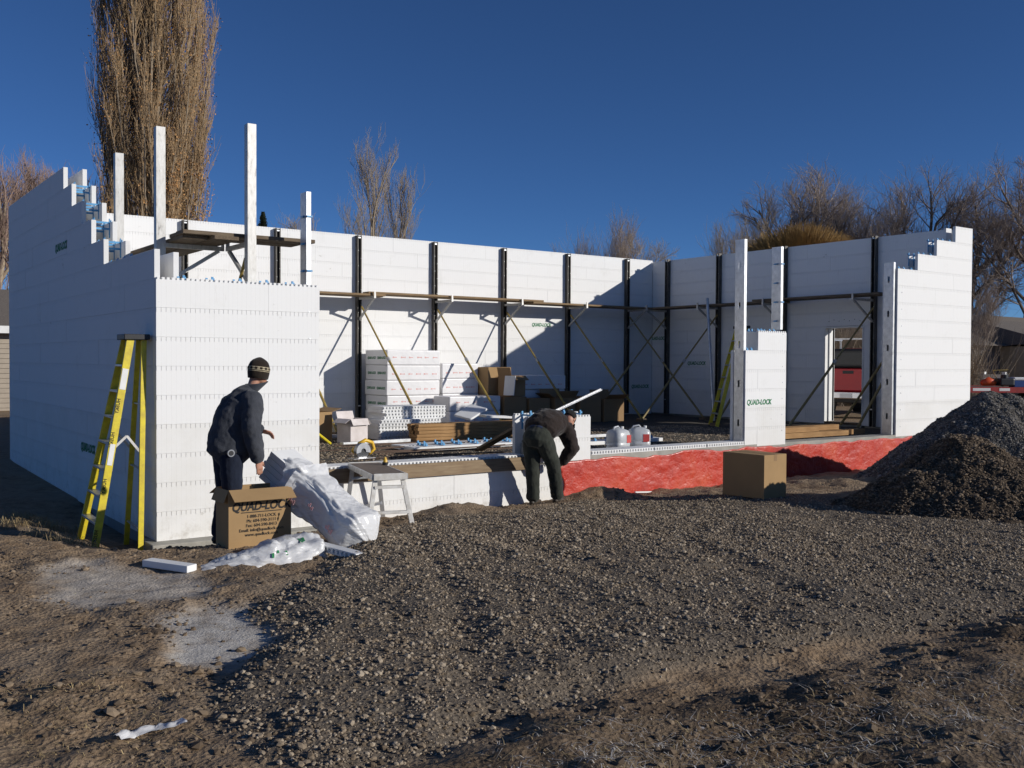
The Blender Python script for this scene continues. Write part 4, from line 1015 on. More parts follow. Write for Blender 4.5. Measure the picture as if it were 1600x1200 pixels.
# ------------------------------------------------------------------ step ladders
def step_ladder(label, F1, F2, R1, R2, T, tdir, wt, nst, dull=False):
    """F1,F2 front feet, R1,R2 rear feet, T centre of the cap, tdir along the cap"""
    F1, F2, R1, R2, T = map(Vector, (F1, F2, R1, R2, T)); tdir = Vector(tdir).normalized()
    r = thing('step_ladder', label, 'ladder', (F1+F2+R1+R2)/4); ym = 'ladder_yellow'
    n = (F1+F2)/2-(R1+R2)/2; n.z = 0; n.normalize()
    A1, A2 = T-tdir*wt/2+n*0.06, T+tdir*wt/2+n*0.06; B1, B2 = T-tdir*wt/2*0.9-n*0.08, T+tdir*wt/2*0.9-n*0.08
    for a, b in ((F1, A1), (F2, A2)):
        o = MB().bar(a, b, 0.075, 0.028, tdir).build('front_rail', ym, r, bevel=0.003)
        MB().box(a.x-0.045, a.x+0.045, a.y-0.03, a.y+0.03, a.z-0.015, a.z+0.035).build('foot', 'black_plastic', o, world=False) if False else None
    for a, b in ((R1, B1), (R2, B2)): MB().bar(a, b, 0.055, 0.025, tdir).build('rear_rail', ym, r, bevel=0.003)
    for k in range(1, nst):
        t = k/nst; a = F1.lerp(A1, t); b = F2.lerp(A2, t); MB().bar(a, b, 0.085, 0.022, (0, 0, 1)).build('step', 'alu', r, bevel=0.002)
    for t in (0.12, 0.4, 0.7): MB().bar(R1.lerp(B1, t), R2.lerp(B2, t), 0.03, 0.012).build('rear_brace', 'alu', r)
    M = Matrix((n, tdir, n.cross(tdir))).transposed()
    MB().obox(T+Vector((0, 0, 0.03)), 0.26, wt+0.08, 0.06, M).build('cap', 'black_plastic', r, bevel=0.008)
    for a0, a1, b0, b1 in ((F1, A1, R1, B1), (F2, A2, R2, B2)):
        p, q = a0.lerp(a1, 0.47), b0.lerp(b1, 0.47); mid = (p+q)/2+Vector((0, 0, 0.17))
        MB().bar(p, mid, 0.025, 0.006, tdir).bar(mid, q, 0.025, 0.006, tdir).build('spreader', 'alu_white', r)
    return r, (F1, A1, n, tdir)
F1, F2, R1, R2 = [Vector((a, b, G(a, b))) for a, b in ((-0.60, 0.06), (-0.60, 0.68), (-0.16, 0.02), (-0.12, 0.72))]
lad, (la, lb_, ln_, ltd) = step_ladder('yellow step ladder leaning on the shaded wall beside the corner pier', F1, F2, R1, R2, (-0.16, 0.26, 2.10), (0, 1, 0), 0.22, 8)
ud = (lb_-la).normalized()
for t in (0.06, 0.30, 0.52, 0.68):
    q = la.lerp(lb_, t); out = Vector((0, -1, 0)); rt = ud.cross(out) if False else out.cross(ud)
    put_text('maker', 'black_print', lad, q+out*0.0165-rt*0.0+rt.cross(ud)*0, ud*-1, rt*1.0 if rt.cross(out*-1).dot(ud) > -2 else rt, 0.05)
MB().bar(la.lerp(lb_, 0.76)+Vector((0, -0.0165, 0)), la.lerp(lb_, 0.86)+Vector((0, -0.0165, 0)), 0.06, 0.003, (0, 1, 0)).build('sticker', 'paint_white', lad)
MB().bar(la.lerp(lb_, 0.40)+Vector((0, -0.0165, 0)), la.lerp(lb_, 0.50)+Vector((0, -0.0165, 0)), 0.05, 0.003, (0, 1, 0)).build('sticker', 'paint_white', lad)
a = P(1108, 664, 'Z', FL); b = P(1141, 669, 'Z', FL)
step_ladder('yellow step ladder standing inside before the shaded end wall', (12.95, 4.35, FL), (12.62, 3.85, FL), (13.75, 3.75, FL), (13.45, 3.30, FL), (13.30, 3.80, 2.62), (-0.33, -0.5, 0), 0.34, 8)

# ------------------------------------------------------------------ work bench, saw, chalk line
ZT = 0.70
n0 = (P(583, 742, 'Z', ZT)+P(636, 740, 'Z', ZT))/2; f0 = (P(530, 717, 'Z', ZT)+P(577, 716, 'Z', ZT))/2
ax = (f0-n0).normalized(); LBN = min((f0-n0).length, (-0.10-n0.y)/ax.y); f0 = n0+ax*LBN; sd_ = Vector((ax.y, -ax.x, 0))
r = thing('work_bench', 'low aluminium work bench with a saw on it before the sill wall', 'bench', ((n0+f0)/2).xy.to_3d())
M = Matrix((ax, -sd_, Vector((0, 0, 1)))).transposed()
MB().obox((n0+f0)/2-Vector((0, 0, 0.006)), LBN, 0.36, 0.012, M).build('deck', 'bench_top', r)
for s in (-1, 1): MB().obox((n0+f0)/2+sd_*s*0.185-Vector((0, 0, 0.03)), LBN, 0.02, 0.06, M).build('side_rail', 'alu', r, bevel=0.003)
for e, c in ((n0, 1), (f0, -1)):
    MB().obox(e+ax*0.012*c*-1-Vector((0, 0, 0.025)), 0.02, 0.36, 0.07, M).build('end_rail', 'alu_white', r, bevel=0.003)
    base = e-ax*c*0.10 if False else e-ax*c*0.06
    legs = []
    for s in (-1, 1):
        top = e+ax*c*0.05+sd_*s*0.15-Vector((0, 0, 0.06)); bot = e-ax*c*0.03+sd_*s*0.235; bot.z = G(bot.x, bot.y)-0.01
        if bot.y > -0.03: bot.y = -0.03
        MB().bar(bot, top, 0.05, 0.028, ax).build('leg', 'alu_white' if c > 0 else 'alu', r, bevel=0.003); legs.append((bot, top))
    for t in (0.30, 0.84):
        MB().bar(legs[0][0].lerp(legs[0][1], t), legs[1][0].lerp(legs[1][1], t), 0.055, 0.03).build('rung', 'alu_white' if c > 0 else 'alu', r, bevel=0.003)
# circular saw
sp = P(566, 716, 'Z', ZT+0.005); r = thing('circular_saw', 'yellow circular saw lying on the work bench', 'saw', sp, 0.15)
MB().box(-0.17, 0.15, -0.07, 0.07, 0.0, 0.006).build('base_plate', 'steel', r, world=False)
gd = [(0.105*math.cos(t), 0.0, 0.085+0.105*math.sin(t)) for t in np.linspace(-0.2, math.pi+0.2, 16)]
MB().loft([[(x*s, y, 0.085+(z-0.085)*s) for x, _, z in gd] for s, y in ((0.35, -0.03), (1, -0.03), (1, 0.03), (0.35, 0.03))], cap=False, closed=False).build('blade_guard', 'steel', r, world=False)
MB().tube([(0, -0.012, 0.085), (0, -0.008, 0.085)], 0.092, 28).build('blade', 'chrome', r, world=False)
MB().tube([(0.0, 0.03, 0.09), (0.0, 0.16, 0.09)], [0.055, 0.048], 14).build('motor', 'saw_yellow', r, world=False)
MB().tube([(-0.02, 0.045, 0.17), (0.08, 0.045, 0.215), (0.18, 0.045, 0.18), (0.21, 0.045, 0.10), (0.14, 0.045, 0.045)], [0.026, 0.024, 0.024, 0.022, 0.02], 10).build('handle', 'saw_yellow', r, smooth=True, world=False)
cp = P(602, 726, 'Z', ZT+0.004); r = thing('chalk_line', 'small black and yellow chalk line reel on the bench', 'tool', cp)
MB().tube([(0, 0, 0), (0, 0, 0.03)], 0.035, 16).build('case', 'black_plastic', r, world=False); MB().tube([(0, 0, 0.03), (0, 0, 0.05), (0, 0, 0.09)], [0.026, 0.022, 0.008], 14).build('top', 'saw_yellow', r, world=False)

# ------------------------------------------------------------------ bags of panels
def crumple(pts, amp, f, seed):
    a = np.array([tuple(p) for p in pts]); n = np.stack([fbm(a[:, 0]*f+s, a[:, 1]*f+s*2, a[:, 2]*f+seed, 3) for s in (0, 7.7, 15.1)], -1)
    rid = np.stack([np.abs(fbm(a[:, 0]*f*1.7+s, a[:, 1]*f*1.7, a[:, 2]*f*1.7+seed+3, 2)) for s in (3, 9.7, 21.1)], -1)-0.4
    return a+amp*(n*0.7+rid*0.8)
# leaning bundle: panels in a torn plastic bag, propped on the box
p_top = P(432, 722, 'Y', CYF+0.45); p_bot = P(566, 838, 'Z', 0.31); axb = (p_bot-p_top).normalized(); LBG = (p_bot-p_top).length
sdv = axb.cross(Vector((0, 0, 1))).normalized(); upv = sdv.cross(axb)
r = thing('panel_bundle', 'bundle of grey foam panels in a torn white plastic bag leaning on the box', 'foam bundle', (p_bot.x, p_bot.y, G(p_bot.x, p_bot.y)))
Mb = Matrix((axb, sdv, upv)).transposed()
for k in range(5):
    c = p_top+axb*(0.58+0.02*math.sin(k*2.2))+upv*(-0.13+k*0.062)
    MB().obox(c, 1.16, 0.31, 0.056, Mb).build('panel', 'foam_loose', r, bevel=0.003)
NR, NS = 84, 60; rings = []
_i, _j = np.meshgrid(np.linspace(0, 1, NS), np.arange(NR)/NR*2*np.pi, indexing='ij'); BF = 0.20
FOLD = 0.55*np.abs(fbm(np.cos(_j)*2.2+_i*1.6, np.sin(_j)*2.2+_i*1.1, _i*2.2, 2))+0.45*np.abs(fbm(np.cos(_j)*3.5-_i*3.5, np.sin(_j)*3.5+_i*2.0, _i*5.0+4, 2))-0.25
for i in range(NS):
    t = i/(NS-1); u = 0.40+t*(LBG+0.12-0.40)
    hw, hh = 0.19+0.02*math.sin(u*7), 0.195+0.012*math.sin(u*11+1)
    if t < 0.12: hw += 0.05*(0.12-t)/0.12; hh += 0.06*(0.12-t)/0.12
    if u > LBG-0.04: k = max(0.0, (LBG+0.12-u)/0.16); hw *= max(0.12, k**0.5); hh *= max(0.10, k**0.6)
    rg = []
    for j in range(NR):
        a = 2*math.pi*j/NR; ca, sa = math.cos(a), math.sin(a)
        fo = 1.0+BF*float(FOLD[i, j]); rg.append(p_top+axb*(u+0.012*float(FOLD[i, j]))+sdv*hw*fo*math.copysign(abs(ca)**0.55, ca)+upv*(hh*fo*math.copysign(abs(sa)**0.55, sa)-0.005))
    rings.append(np.array([tuple(q) for q in rg]))
bagm = MB().loft(rings, cap=False)
gv = np.array(bagm.v); gl = gz(gv[:, 0], gv[:, 1])+0.006; gv[:, 2] = np.maximum(gv[:, 2], gl); bagm.v = [tuple(x) for x in gv]
o = bagm.build('plastic_bag', 'bag', r, smooth=True)
# torn mouth of the bag hanging round the panels
rings = []
for i in range(12):
    t = i/11; rg = []
    for j in range(60):
        a = 2*math.pi*j/60; ca, sa = math.cos(a), math.sin(a); fl = 0.035*math.sin(a*9+t*3)*t+0.02*math.sin(a*17)*t
        rad = 1.0+0.10*t+fl*1.5; rg.append(p_top+axb*(0.44-0.20*t+0.05*math.sin(a*3+1)*t)+sdv*0.20*rad*math.copysign(abs(ca)**0.7, ca)+upv*(0.20*rad*math.copysign(abs(sa)**0.7, sa)-0.04*t))
    rings.append(crumple(rg, 0.022, 5.0, 4.0))
MB().loft(rings, cap=False).build('bag_mouth', 'bag', r, smooth=True)
for (u, a0, sc_) in ((0.52, -0.05, 1.0), (0.74, 0.03, 0.8), (1.02, -0.02, 1.1)):
    q = p_top+axb*u+(-sdv if sdv.y > 0 else sdv)*0.245+upv*a0; nn = (-sdv if sdv.y > 0 else sdv)
    m = MB()
    for k in range(4): m.obox(q+axb*(0.022*k-0.03)*sc_+upv*0.012*math.sin(k*2), 0.016*sc_, 0.004, 0.045*sc_*(0.6+0.4*(k % 2)), Mb)
    stuff(m.build('print_mark', 'red_print', r))
# bag lying on the ground
r = thing('plastic_bag', 'crumpled white plastic bag with green print lying before the box', 'plastic bag', (0.1, -2.6, G(0.1, -2.6)))
BL = P(306, 893, 'Z', 0.2); BR = P(513, 868, 'Z', 0.2)
def gbag(t, a):
    x = BL.x+(BR.x-BL.x)*t; w = np.interp(t, [0, 0.08, 0.3, 0.6, 0.9, 1], [0.05, 0.11, 0.16, 0.24, 0.24, 0.10]); h = np.interp(t, [0, 0.08, 0.3, 0.6, 0.9, 1], [0.02, 0.06, 0.12, 0.18, 0.20, 0.11])
    y = BL.y+(BR.y-BL.y)*t+0.10-0.10*math.sin(t*3.14); c, s = math.cos(a), math.sin(a)
    gzv = np.interp(t, [0, 1], [G(BL.x, BL.y), G(BR.x, BR.y)])
    return Vector((x, y+w*math.copysign(abs(c)**0.8, c), gzv-0.03+h*max(0, s)**0.8 if s > 0 else gzv-0.03+0.02*s))
_i, _j = np.meshgrid(np.linspace(0, 1, 53), np.arange(46)/46*2*np.pi, indexing='ij')
GF = 0.070*(np.abs(fbm(np.cos(_j)*1.5+_i*5.0, np.sin(_j)*1.5-_i*3.0, _i*3.0, 3))-0.35)+0.018*(np.abs(fbm(np.cos(_j)*3+_i*7.0, np.sin(_j)*3+_i*6.0, 3.3, 2))-0.3)
rings = []
for i in range(53):
    rg = []
    for j in range(46):
        q = gbag(i/52, 2*math.pi*j/46); sn = max(0.0, math.sin(2*math.pi*j/46)); q = q+Vector((0.4*GF[i, j], -math.copysign(1, -math.cos(2*math.pi*j/46))*GF[i, j]*0.8, GF[i, j]*sn)); rg.append(tuple(q))
    rings.append(np.array(rg))
MB().loft(rings).build('bag_skin', 'bag', r, smooth=True)
for (t, jj, w_, mt) in ((0.50, 33, 3, 'green_print'), (0.55, 32, 2, 'green_print'), (0.61, 33, 3, 'green_print'), (0.76, 28, 4, 'green_print'), (0.79, 28, 3, 'green_print')):
    i = int(t*52); jj = jj-16
    vs = [Vector(rings[i+di][(jj+dj) % 46]) for di, dj in ((0, 0), (1, 0), (1, w_-1), (0, w_-1))]; nn = (vs[1]-vs[0]).cross(vs[3]-vs[0]).normalized(); nn = nn if nn.y < 0 else -nn
    MB().add([v+nn*0.008 for v in vs], [(0, 1, 2, 3)]).build('print_mark', mt, r)
# foam strips on the ground
a = ground_hit(230, 884); b = ground_hit(300, 894)
o = MB().bar(a+Vector((0, 0, 0.03)), b+Vector((0, 0, 0.03)), 0.11, 0.055).build('foam_offcut', 'foam_loose', bevel=0.004); tag(o, 'white foam strip on the ground beside the plastic bag, left of the box', 'foam offcut')
a = ground_hit(512, 870); b = ground_hit(563, 866); m = MB(); L = (b-a).length; knob_panel(m, -L/2-0.15, L/2, -0.05, 0.05, 0, 0.055, pitch=0.062, depth=0.02)
o = m.build('foam_offcut', 'foam_loose', loc=((a+b)/2)); o.rotation_euler = (0, 0, math.atan2(b.y-a.y, b.x-a.x)); tag(o, 'knobbed white foam strip poking out between the two bags', 'foam offcut')
o = MB().bar(P(992, 769, 'Y', -0.12), P(1112, 767, 'Y', -0.12), 0.03, 0.02).build('pvc_pipe', 'paint_white'); tag(o, 'thin white pipe lying along the foot of the red coating', 'pipe')
m = MB(); pts = [ground_hit(x, y) for x, y in ((182, 1160), (205, 1155), (232, 1146), (258, 1140), (290, 1134))]
m.loft([crumple([p+Vector((0, dy, 0.012+0.02*(1-abs(dy)/0.05))) for dy in np.linspace(-0.035, 0.035, 9)], 0.016, 14.0, 5.0) for p in [pts[int(k)].lerp(pts[min(int(k)+1, 4)], k-int(k)) for k in np.linspace(0, 3.99, 22)]], closed=False)
o = m.build('plastic_scrap', 'bag', smooth=True); tag(o, 'torn strip of white plastic half buried in the earth', 'plastic scrap')
# ------------------------------------------------------------------ people
def ell(mb, pts, rad, side=(0, 1, 0), n=16):
    """limb: elliptical rings square to the path; rad = (across, fore-and-aft) for each point"""
    pts = [Vector(p) for p in pts]; side = Vector(side); rings = []
    dirs = [(pts[min(i+1, len(pts)-1)]-pts[max(i-1, 0)]).normalized() for i in range(len(pts))]
    def ring(c, d, rs, rf):
        s = (side-d*side.dot(d)).normalized(); f = d.cross(s)
        return [c+s*rs*math.cos(2*math.pi*k/n)+f*rf*math.sin(2*math.pi*k/n) for k in range(n)]
    R_ = [r if hasattr(r, '__len__') else (r, r) for r in rad]
    rings.append(ring(pts[0]-dirs[0]*min(R_[0])*0.55, dirs[0], R_[0][0]*0.55, R_[0][1]*0.55))
    for i, p in enumerate(pts): rings.append(ring(p, dirs[i], *R_[i]))
    rings.append(ring(pts[-1]+dirs[-1]*min(R_[-1])*0.55, dirs[-1], R_[-1][0]*0.55, R_[-1][1]*0.55))
    return mb.loft(rings)
def skinned(mb, name, mat, parent, voxel=0.012, it=5, wr=0.0, wsc=0.12):
    me = mb.mesh(name, True); me.materials.append(M_(mat))
    bm = bmesh.new(); bm.from_mesh(me); bmesh.ops.recalc_face_normals(bm, faces=bm.faces); bm.to_mesh(me); bm.free()
    o = bpy.data.objects.new(name, me); COL.objects.link(o); o.parent = parent
    rm = o.modifiers.new('join', 'REMESH'); rm.mode = 'VOXEL'; rm.voxel_size = voxel; rm.use_smooth_shade = True
    s = o.modifiers.new('smooth', 'SMOOTH'); s.factor = 0.5; s.iterations = it
    if wr:
        tx = bpy.data.textures.new(name+'_folds', 'CLOUDS'); tx.noise_scale = wsc; tx.noise_depth = 2
        d = o.modifiers.new('folds', 'DISPLACE'); d.texture = tx; d.strength = wr; d.mid_level = 0.5; d.texture_coords = 'LOCAL'
    return o
def hand(mb, wrist, fdir, palm, thumb_side, curl=0.5, s=1.0):
    """palm and five bent fingers; fdir along the hand, palm = palm normal, thumb_side = towards the thumb"""
    f = Vector(fdir).normalized(); t = Vector(thumb_side); t = (t-f*t.dot(f)).normalized(); p = f.cross(t).normalized()
    if p.dot(Vector(palm)) < 0: p = -p
    w = Vector(wrist)
    ell(mb, [w, w+f*0.045*s, w+f*0.09*s], [(0.028*s, 0.019*s), (0.041*s, 0.017*s), (0.042*s, 0.014*s)], t, 12)
    for k, (o_, L) in enumerate(((0.031, 0.075), (0.011, 0.085), (-0.010, 0.078), (-0.030, 0.060))):
        b = w+f*0.085*s+t*o_*s; q = b; d = f.copy(); pts = [b]
        for j in range(3):
            an = curl*(0.6+0.35*j); d = (f*math.cos(an)+p*math.sin(an)); q = q+d*L*s*(0.42, 0.32, 0.26)[j]; pts.append(q)
        ell(mb, pts, [0.0095*s, 0.0088*s, 0.008*s, 0.0068*s], t, 8)
    b = w+f*0.025*s+t*0.030*s; ell(mb, [b, b+(t*0.7+f*0.6)*0.035*s+p*0.008, b+(t*0.75+f*1.3)*0.048*s+p*0.022*s], [0.013*s, 0.0105*s, 0.008*s], p, 8)
def head(mb, c, face, up):
    """skull, jaw, nose, ears, brow, neck stub; face = where it looks"""
    c = Vector(c); f = Vector(face).normalized(); u = Vector(up).normalized(); u = (u-f*u.dot(f)).normalized(); s = u.cross(f)
    rings = []; N = 20
    for z, rs, rf, off in ((-0.118, 0.020, 0.022, 0.052), (-0.108, 0.040, 0.046, 0.044), (-0.085, 0.054, 0.070, 0.026), (-0.05, 0.064, 0.086, 0.010), (-0.01, 0.071, 0.094, 0.0), (0.03, 0.075, 0.098, -0.004), (0.07, 0.072, 0.092, -0.008), (0.10, 0.055, 0.070, -0.010), (0.118, 0.026, 0.034, -0.010)):
        rings.append([c+u*z+f*(off+rf*math.cos(2*math.pi*k/N))+s*rs*math.sin(2*math.pi*k/N) for k in range(N)])
    mb.loft(rings)
    ell(mb, [c+f*0.088+u*0.012, c+f*0.106-u*0.018, c+f*0.110-u*0.034], [0.009, 0.013, 0.014], s, 8)            # nose
    ell(mb, [c+f*0.090-u*0.066-s*0.022, c+f*0.099-u*0.066, c+f*0.090-u*0.066+s*0.022], [0.006, 0.008, 0.006], u, 8)   # lips
    ell(mb, [c+f*0.083+u*0.022-s*0.045, c+f*0.096+u*0.024, c+f*0.083+u*0.022+s*0.045], [0.008, 0.009, 0.008], u, 8)   # brow
    for k in (-1, 1): ell(mb, [c+s*k*0.074-u*0.035-f*0.008, c+s*k*0.082-f*0.014, c+s*k*0.078+u*0.026-f*0.012], [(0.010, 0.007), (0.019, 0.008), (0.012, 0.006)], f, 8)
    return f, u, s
def eyes(root, c, f, u, s):
    for k in (-1, 1):
        m = MB(); q = Vector(c)+f*0.080+u*0.002+s*k*0.031
        m.tube([q, q+f*0.006, q+f*0.010], [0.013, 0.011, 0.004], 10); m.build('eye', 'paint_white', root, world=False, smooth=True)
def boot(root, ankle, toe_dir, lift=0.0):
    a = Vector(ankle); d = Vector(toe_dir).normalized(); sd = Vector((-d.y, d.x, 0)).normalized(); m = MB()
    u = sd.cross(d)*-1 if sd.cross(d).z < 0 else sd.cross(d)
    heel = a-d*0.055-u*0.055; ball = a+d*0.13-u*0.060; toe = a+d*0.20-u*0.062
    ell(m, [heel, a+d*0.03-u*0.052, ball, toe], [(0.036, 0.036), (0.040, 0.044), (0.048, 0.034), (0.040, 0.026)], sd, 14)
    ell(m, [a-u*0.03, a+u*0.10], [0.052, 0.056], sd, 14)
    o = skinned(m, 'boot', 'boot', root, 0.010, 3)
    so_ = MB(); ell(so_, [heel-u*0.032, ball-u*0.030, toe-u*0.024], [(0.040, 0.012), (0.052, 0.012), (0.042, 0.010)], sd, 14)
    k = skinned(so_, 'sole', 'black_plastic', o, 0.008, 2)

# ---- man standing by the box, knit cap, looking back over his work
gp = P(356, 720, 'Y', CYF+0.40); gx0, gy0 = gp.x, gp.y; g0 = G(gx0, gy0)+0.004
m = MB(); hc = Vector((0.325, 0.0, 1.70)); hf = Vector((0.80, 0.42, -0.10))
ell(m, [(0.0, 0, 0.90), (0.01, 0, 1.02), (0.07, 0, 1.20), (0.155, 0, 1.40), (0.225, 0, 1.50)], [(0.13, 0.09), (0.13, 0.09), (0.125, 0.085), (0.15, 0.09), (0.09, 0.06)])
ell(m, [(0.215, 0, 1.48), (0.255, 0, 1.575), (0.288, 0, 1.66)], [0.058, 0.052, 0.055])
ff, uu, ss = head(m, hc, hf, (0.08, 0.0, 1))
for s, pts in ((-1, [(0.19, -0.19, 1.455), (0.13, -0.27, 1.16), (0.215, -0.245, 0.85)]), (1, [(0.21, 0.19, 1.455), (0.27, 0.265, 1.20), (0.41, 0.17, 1.105)])):
    ell(m, pts, [0.045, 0.036, 0.026])
hand(m, (0.215, -0.245, 0.85), (0.22, 0.10, -0.95), (0, 1, 0), (0.9, 0.2, 0.2), 0.45)
hand(m, (0.41, 0.17, 1.105), (0.92, -0.25, -0.25), (0, -0.3, -1), (0.2, -0.9, 0.3), 0.9)
for pts in ([(0.0, -0.095, 0.92), (0.0, -0.115, 0.50), (-0.055, -0.125, 0.10)], [(0.0, 0.095, 0.92), (0.02, 0.12, 0.50), (-0.045, 0.13, 0.10)]): ell(m, pts, [0.075, 0.05, 0.035])
man = skinned(m, 'person', 'skin', None, 0.0075, 2); man.location = (gx0, gy0, g0); man.scale = (0.935, 0.935, 0.935)
tag(man, 'man in a patterned knit cap and dark blue work jacket standing behind the box', 'person')
eyes(man, hc, ff, uu, ss)
m = MB()                                     # jacket
ell(m, [(0.03, 0, 0.93), (0.035, 0, 1.06), (0.075, 0, 1.22), (0.135, 0, 1.38), (0.195, 0, 1.475), (0.235, 0, 1.53)], [(0.215, 0.235), (0.215, 0.225), (0.220, 0.215), (0.225, 0.190), (0.185, 0.130), (0.095, 0.088)], n=22)
ell(m, [(0.18, -0.165, 1.465), (0.165, -0.24, 1.36), (0.13, -0.277, 1.16), (0.175, -0.266, 1.00), (0.215, -0.246, 0.865)], [0.102, 0.100, 0.092, 0.084, 0.070])
ell(m, [(0.20, 0.165, 1.465), (0.235, 0.235, 1.36), (0.27, 0.268, 1.20), (0.34, 0.225, 1.14), (0.40, 0.175, 1.11)], [0.092, 0.088, 0.076, 0.066, 0.056])
jk = skinned(m, 'jacket', 'jacket_blue', man, 0.010, 4, 0.036, 0.12)
m = MB()
for a in np.linspace(0, 2*math.pi, 24, endpoint=False): pass
rings = []
for t in range(5):
    z = 1.515+0.022*t; cxx = 0.225+0.018*t; rr = 0.080+0.006*t
    rings.append([(cxx+rr*1.05*math.cos(a), rr*math.sin(a), z+0.018*math.cos(a)) for a in np.linspace(0, 2*math.pi, 24, endpoint=False)])
o = MB().loft(rings, cap=False).build('collar', 'jacket_blue', man, smooth=True, world=False); sd = o.modifiers.new('t', 'SOLIDIFY'); sd.thickness = 0.008
m = MB()
ell(m, [(0.005, 0, 1.02), (0.0, 0, 0.93), (0.0, 0, 0.86)], [(0.165, 0.135), (0.178, 0.145), (0.165, 0.135)], n=20)
for pts in ([(0.0, -0.092, 0.90), (0.0, -0.105, 0.70), (0.0, -0.115, 0.50), (-0.03, -0.12, 0.30), (-0.055, -0.125, 0.08)], [(0.0, 0.092, 0.90), (0.015, 0.11, 0.70), (0.02, 0.12, 0.50), (-0.015, 0.125, 0.30), (-0.045, 0.13, 0.09)]):
    ell(m, pts, [0.122, 0.108, 0.092, 0.084, 0.082])
skinned(m, 'trousers', 'jeans', man, 0.010, 4, 0.026, 0.12)
boot(man, (-0.055, -0.125, 0.098), (1, -0.1, 0)); boot(man, (-0.045, 0.13, 0.098), (1, 0.15, 0))
# knit cap with its woven band
def cap_ring(h, k, N=28):
    rs = np.interp(h, [-0.055, 0.0, 0.05, 0.10, 0.14, 0.16], [0.092, 0.100, 0.101, 0.088, 0.055, 0.010])*k; rf = rs*1.20
    return [hc+uu*h+ff*(-0.014+rf*math.cos(2*math.pi*j/N))+ss*rs*math.sin(2*math.pi*j/N) for j in range(N)]
o = MB().loft([cap_ring(h, 1) for h in (-0.056, -0.03, 0, 0.025, 0.05, 0.08, 0.105, 0.13, 0.15, 0.16)]).build('knit_cap', 'knit', man, smooth=True, world=False)
o2 = MB().loft([cap_ring(h, 1.025) for h in (0.028, 0.045, 0.062)], cap=False).build('woven_band', 'knit_pale', o, smooth=True, world=False)
m = MB(); N = 28
for k in range(N):                            # key pattern on the band
    a, b = cap_ring(0.034, 1.036, N), cap_ring(0.056, 1.036, N)
    if k % 2 == 0: m.add([a[k], a[(k+1) % N], b[(k+1) % N], b[k]], [(0, 1, 2, 3)])
    c_, d_ = cap_ring(0.043, 1.037, N), cap_ring(0.048, 1.037, N); m.add([c_[k], c_[(k+1) % N], d_[(k+1) % N], d_[k]], [(0, 1, 2, 3)])
stuff(m.build('band_pattern', 'knit', o, world=False))
m = MB().loft([cap_ring(h, 1.02) for h in (0.014, 0.020)], cap=False); m.build('woven_line', 'knit_pale', o, smooth=True, world=False)
tm = MB().tube([(-0.05, -0.205, 0.93), (-0.05, -0.235, 0.93)], 0.036, 18).build('tape_measure', 'steel', man, world=False)
MB().tube([(-0.05, -0.236, 0.93), (-0.05, -0.239, 0.93)], 0.024, 16).build('dial', 'black_plastic', tm, world=False)

# ---- man bending over the sill
bx, by = 4.62, -0.47; g1 = G(4.7, -0.42)
Rz = Matrix.Rotation(math.radians(24), 3, 'Z')
def T(p): return Rz @ Vector(p)
m = MB(); hc = T((0.72, -0.09, 1.09)); hf = T((0.62, 0.10, -0.78)); hu = T((0.75, 0.05, 0.65))
ell(m, [T(p) for p in ((0, 0, 0.84), (0.10, 0, 0.95), (0.28, 0, 1.01), (0.46, 0, 1.0))], [(0.13, 0.09), (0.125, 0.085), (0.14, 0.09), (0.09, 0.07)], T((0, 1, 0)))
ell(m, [T((0.45, 0, 1.0)), T((0.58, -0.03, 1.035)), T((0.67, -0.07, 1.065))], [0.058, 0.052, 0.054], T((0, 1, 0)))
ff, uu, ss = head(m, hc, hf, hu)
arms = ([T(p) for p in ((0.44, -0.18, 0.97), (0.50, -0.24, 0.72), (0.49, -0.10, 0.53))], [T(p) for p in ((0.44, 0.18, 0.97), (0.56, 0.22, 0.74), (0.60, 0.08, 0.56))])
for a in arms: ell(m, a, [0.045, 0.036, 0.026])
hand(m, arms[0][2], T((0.35, 0.45, -0.8)), T((0.6, 0.6, 0.2)), T((0.7, -0.2, 0.5)), 0.7); hand(m, arms[1][2], T((0.25, -0.3, -0.85)), T((0.3, -0.8, 0)), T((0.7, 0.2, 0.5)), 0.7)
legA = [T((0, 0.095, 0.86)), T((0.03, 0.09, 0.48)), T((0.02, 0.075, 0.09))]; legB = [T((0.0, -0.095, 0.86)), T((0.22, -0.12, 0.48)), T((0.36, -0.10, 0.09))]
for l in (legA, legB): ell(m, l, [0.075, 0.05, 0.035])
man2 = skinned(m, 'person', 'skin', None, 0.0075, 2); man2.location = (bx, by, g1); man2.scale = (0.99, 0.99, 0.99)
tag(man2, 'man in a dark brown jacket and green trousers bending over beside the foam stub', 'person'); eyes(man2, hc, ff, uu, ss)
m = MB()
ell(m, [T(p) for p in ((0.045, 0, 0.955), (0.12, 0, 1.01), (0.25, 0, 1.055), (0.38, 0, 1.045), (0.47, 0, 1.015), (0.53, 0, 1.01))], [(0.225, 0.165), (0.245, 0.190), (0.26, 0.20), (0.255, 0.188), (0.195, 0.14), (0.095, 0.088)], T((0, 1, 0)), 22)
for s, a in ((-1, arms[0]), (1, arms[1])):
    ell(m, [T((0.42, s*0.16, 1.0)), a[0].lerp(a[1], 0.35), a[1], a[1].lerp(a[2], 0.5), a[1].lerp(a[2], 0.95)], [0.118, 0.112, 0.098, 0.084, 0.070], T((1, 0, 0)))
skinned(m, 'jacket', 'jacket_brown', man2, 0.010, 4, 0.038, 0.13)
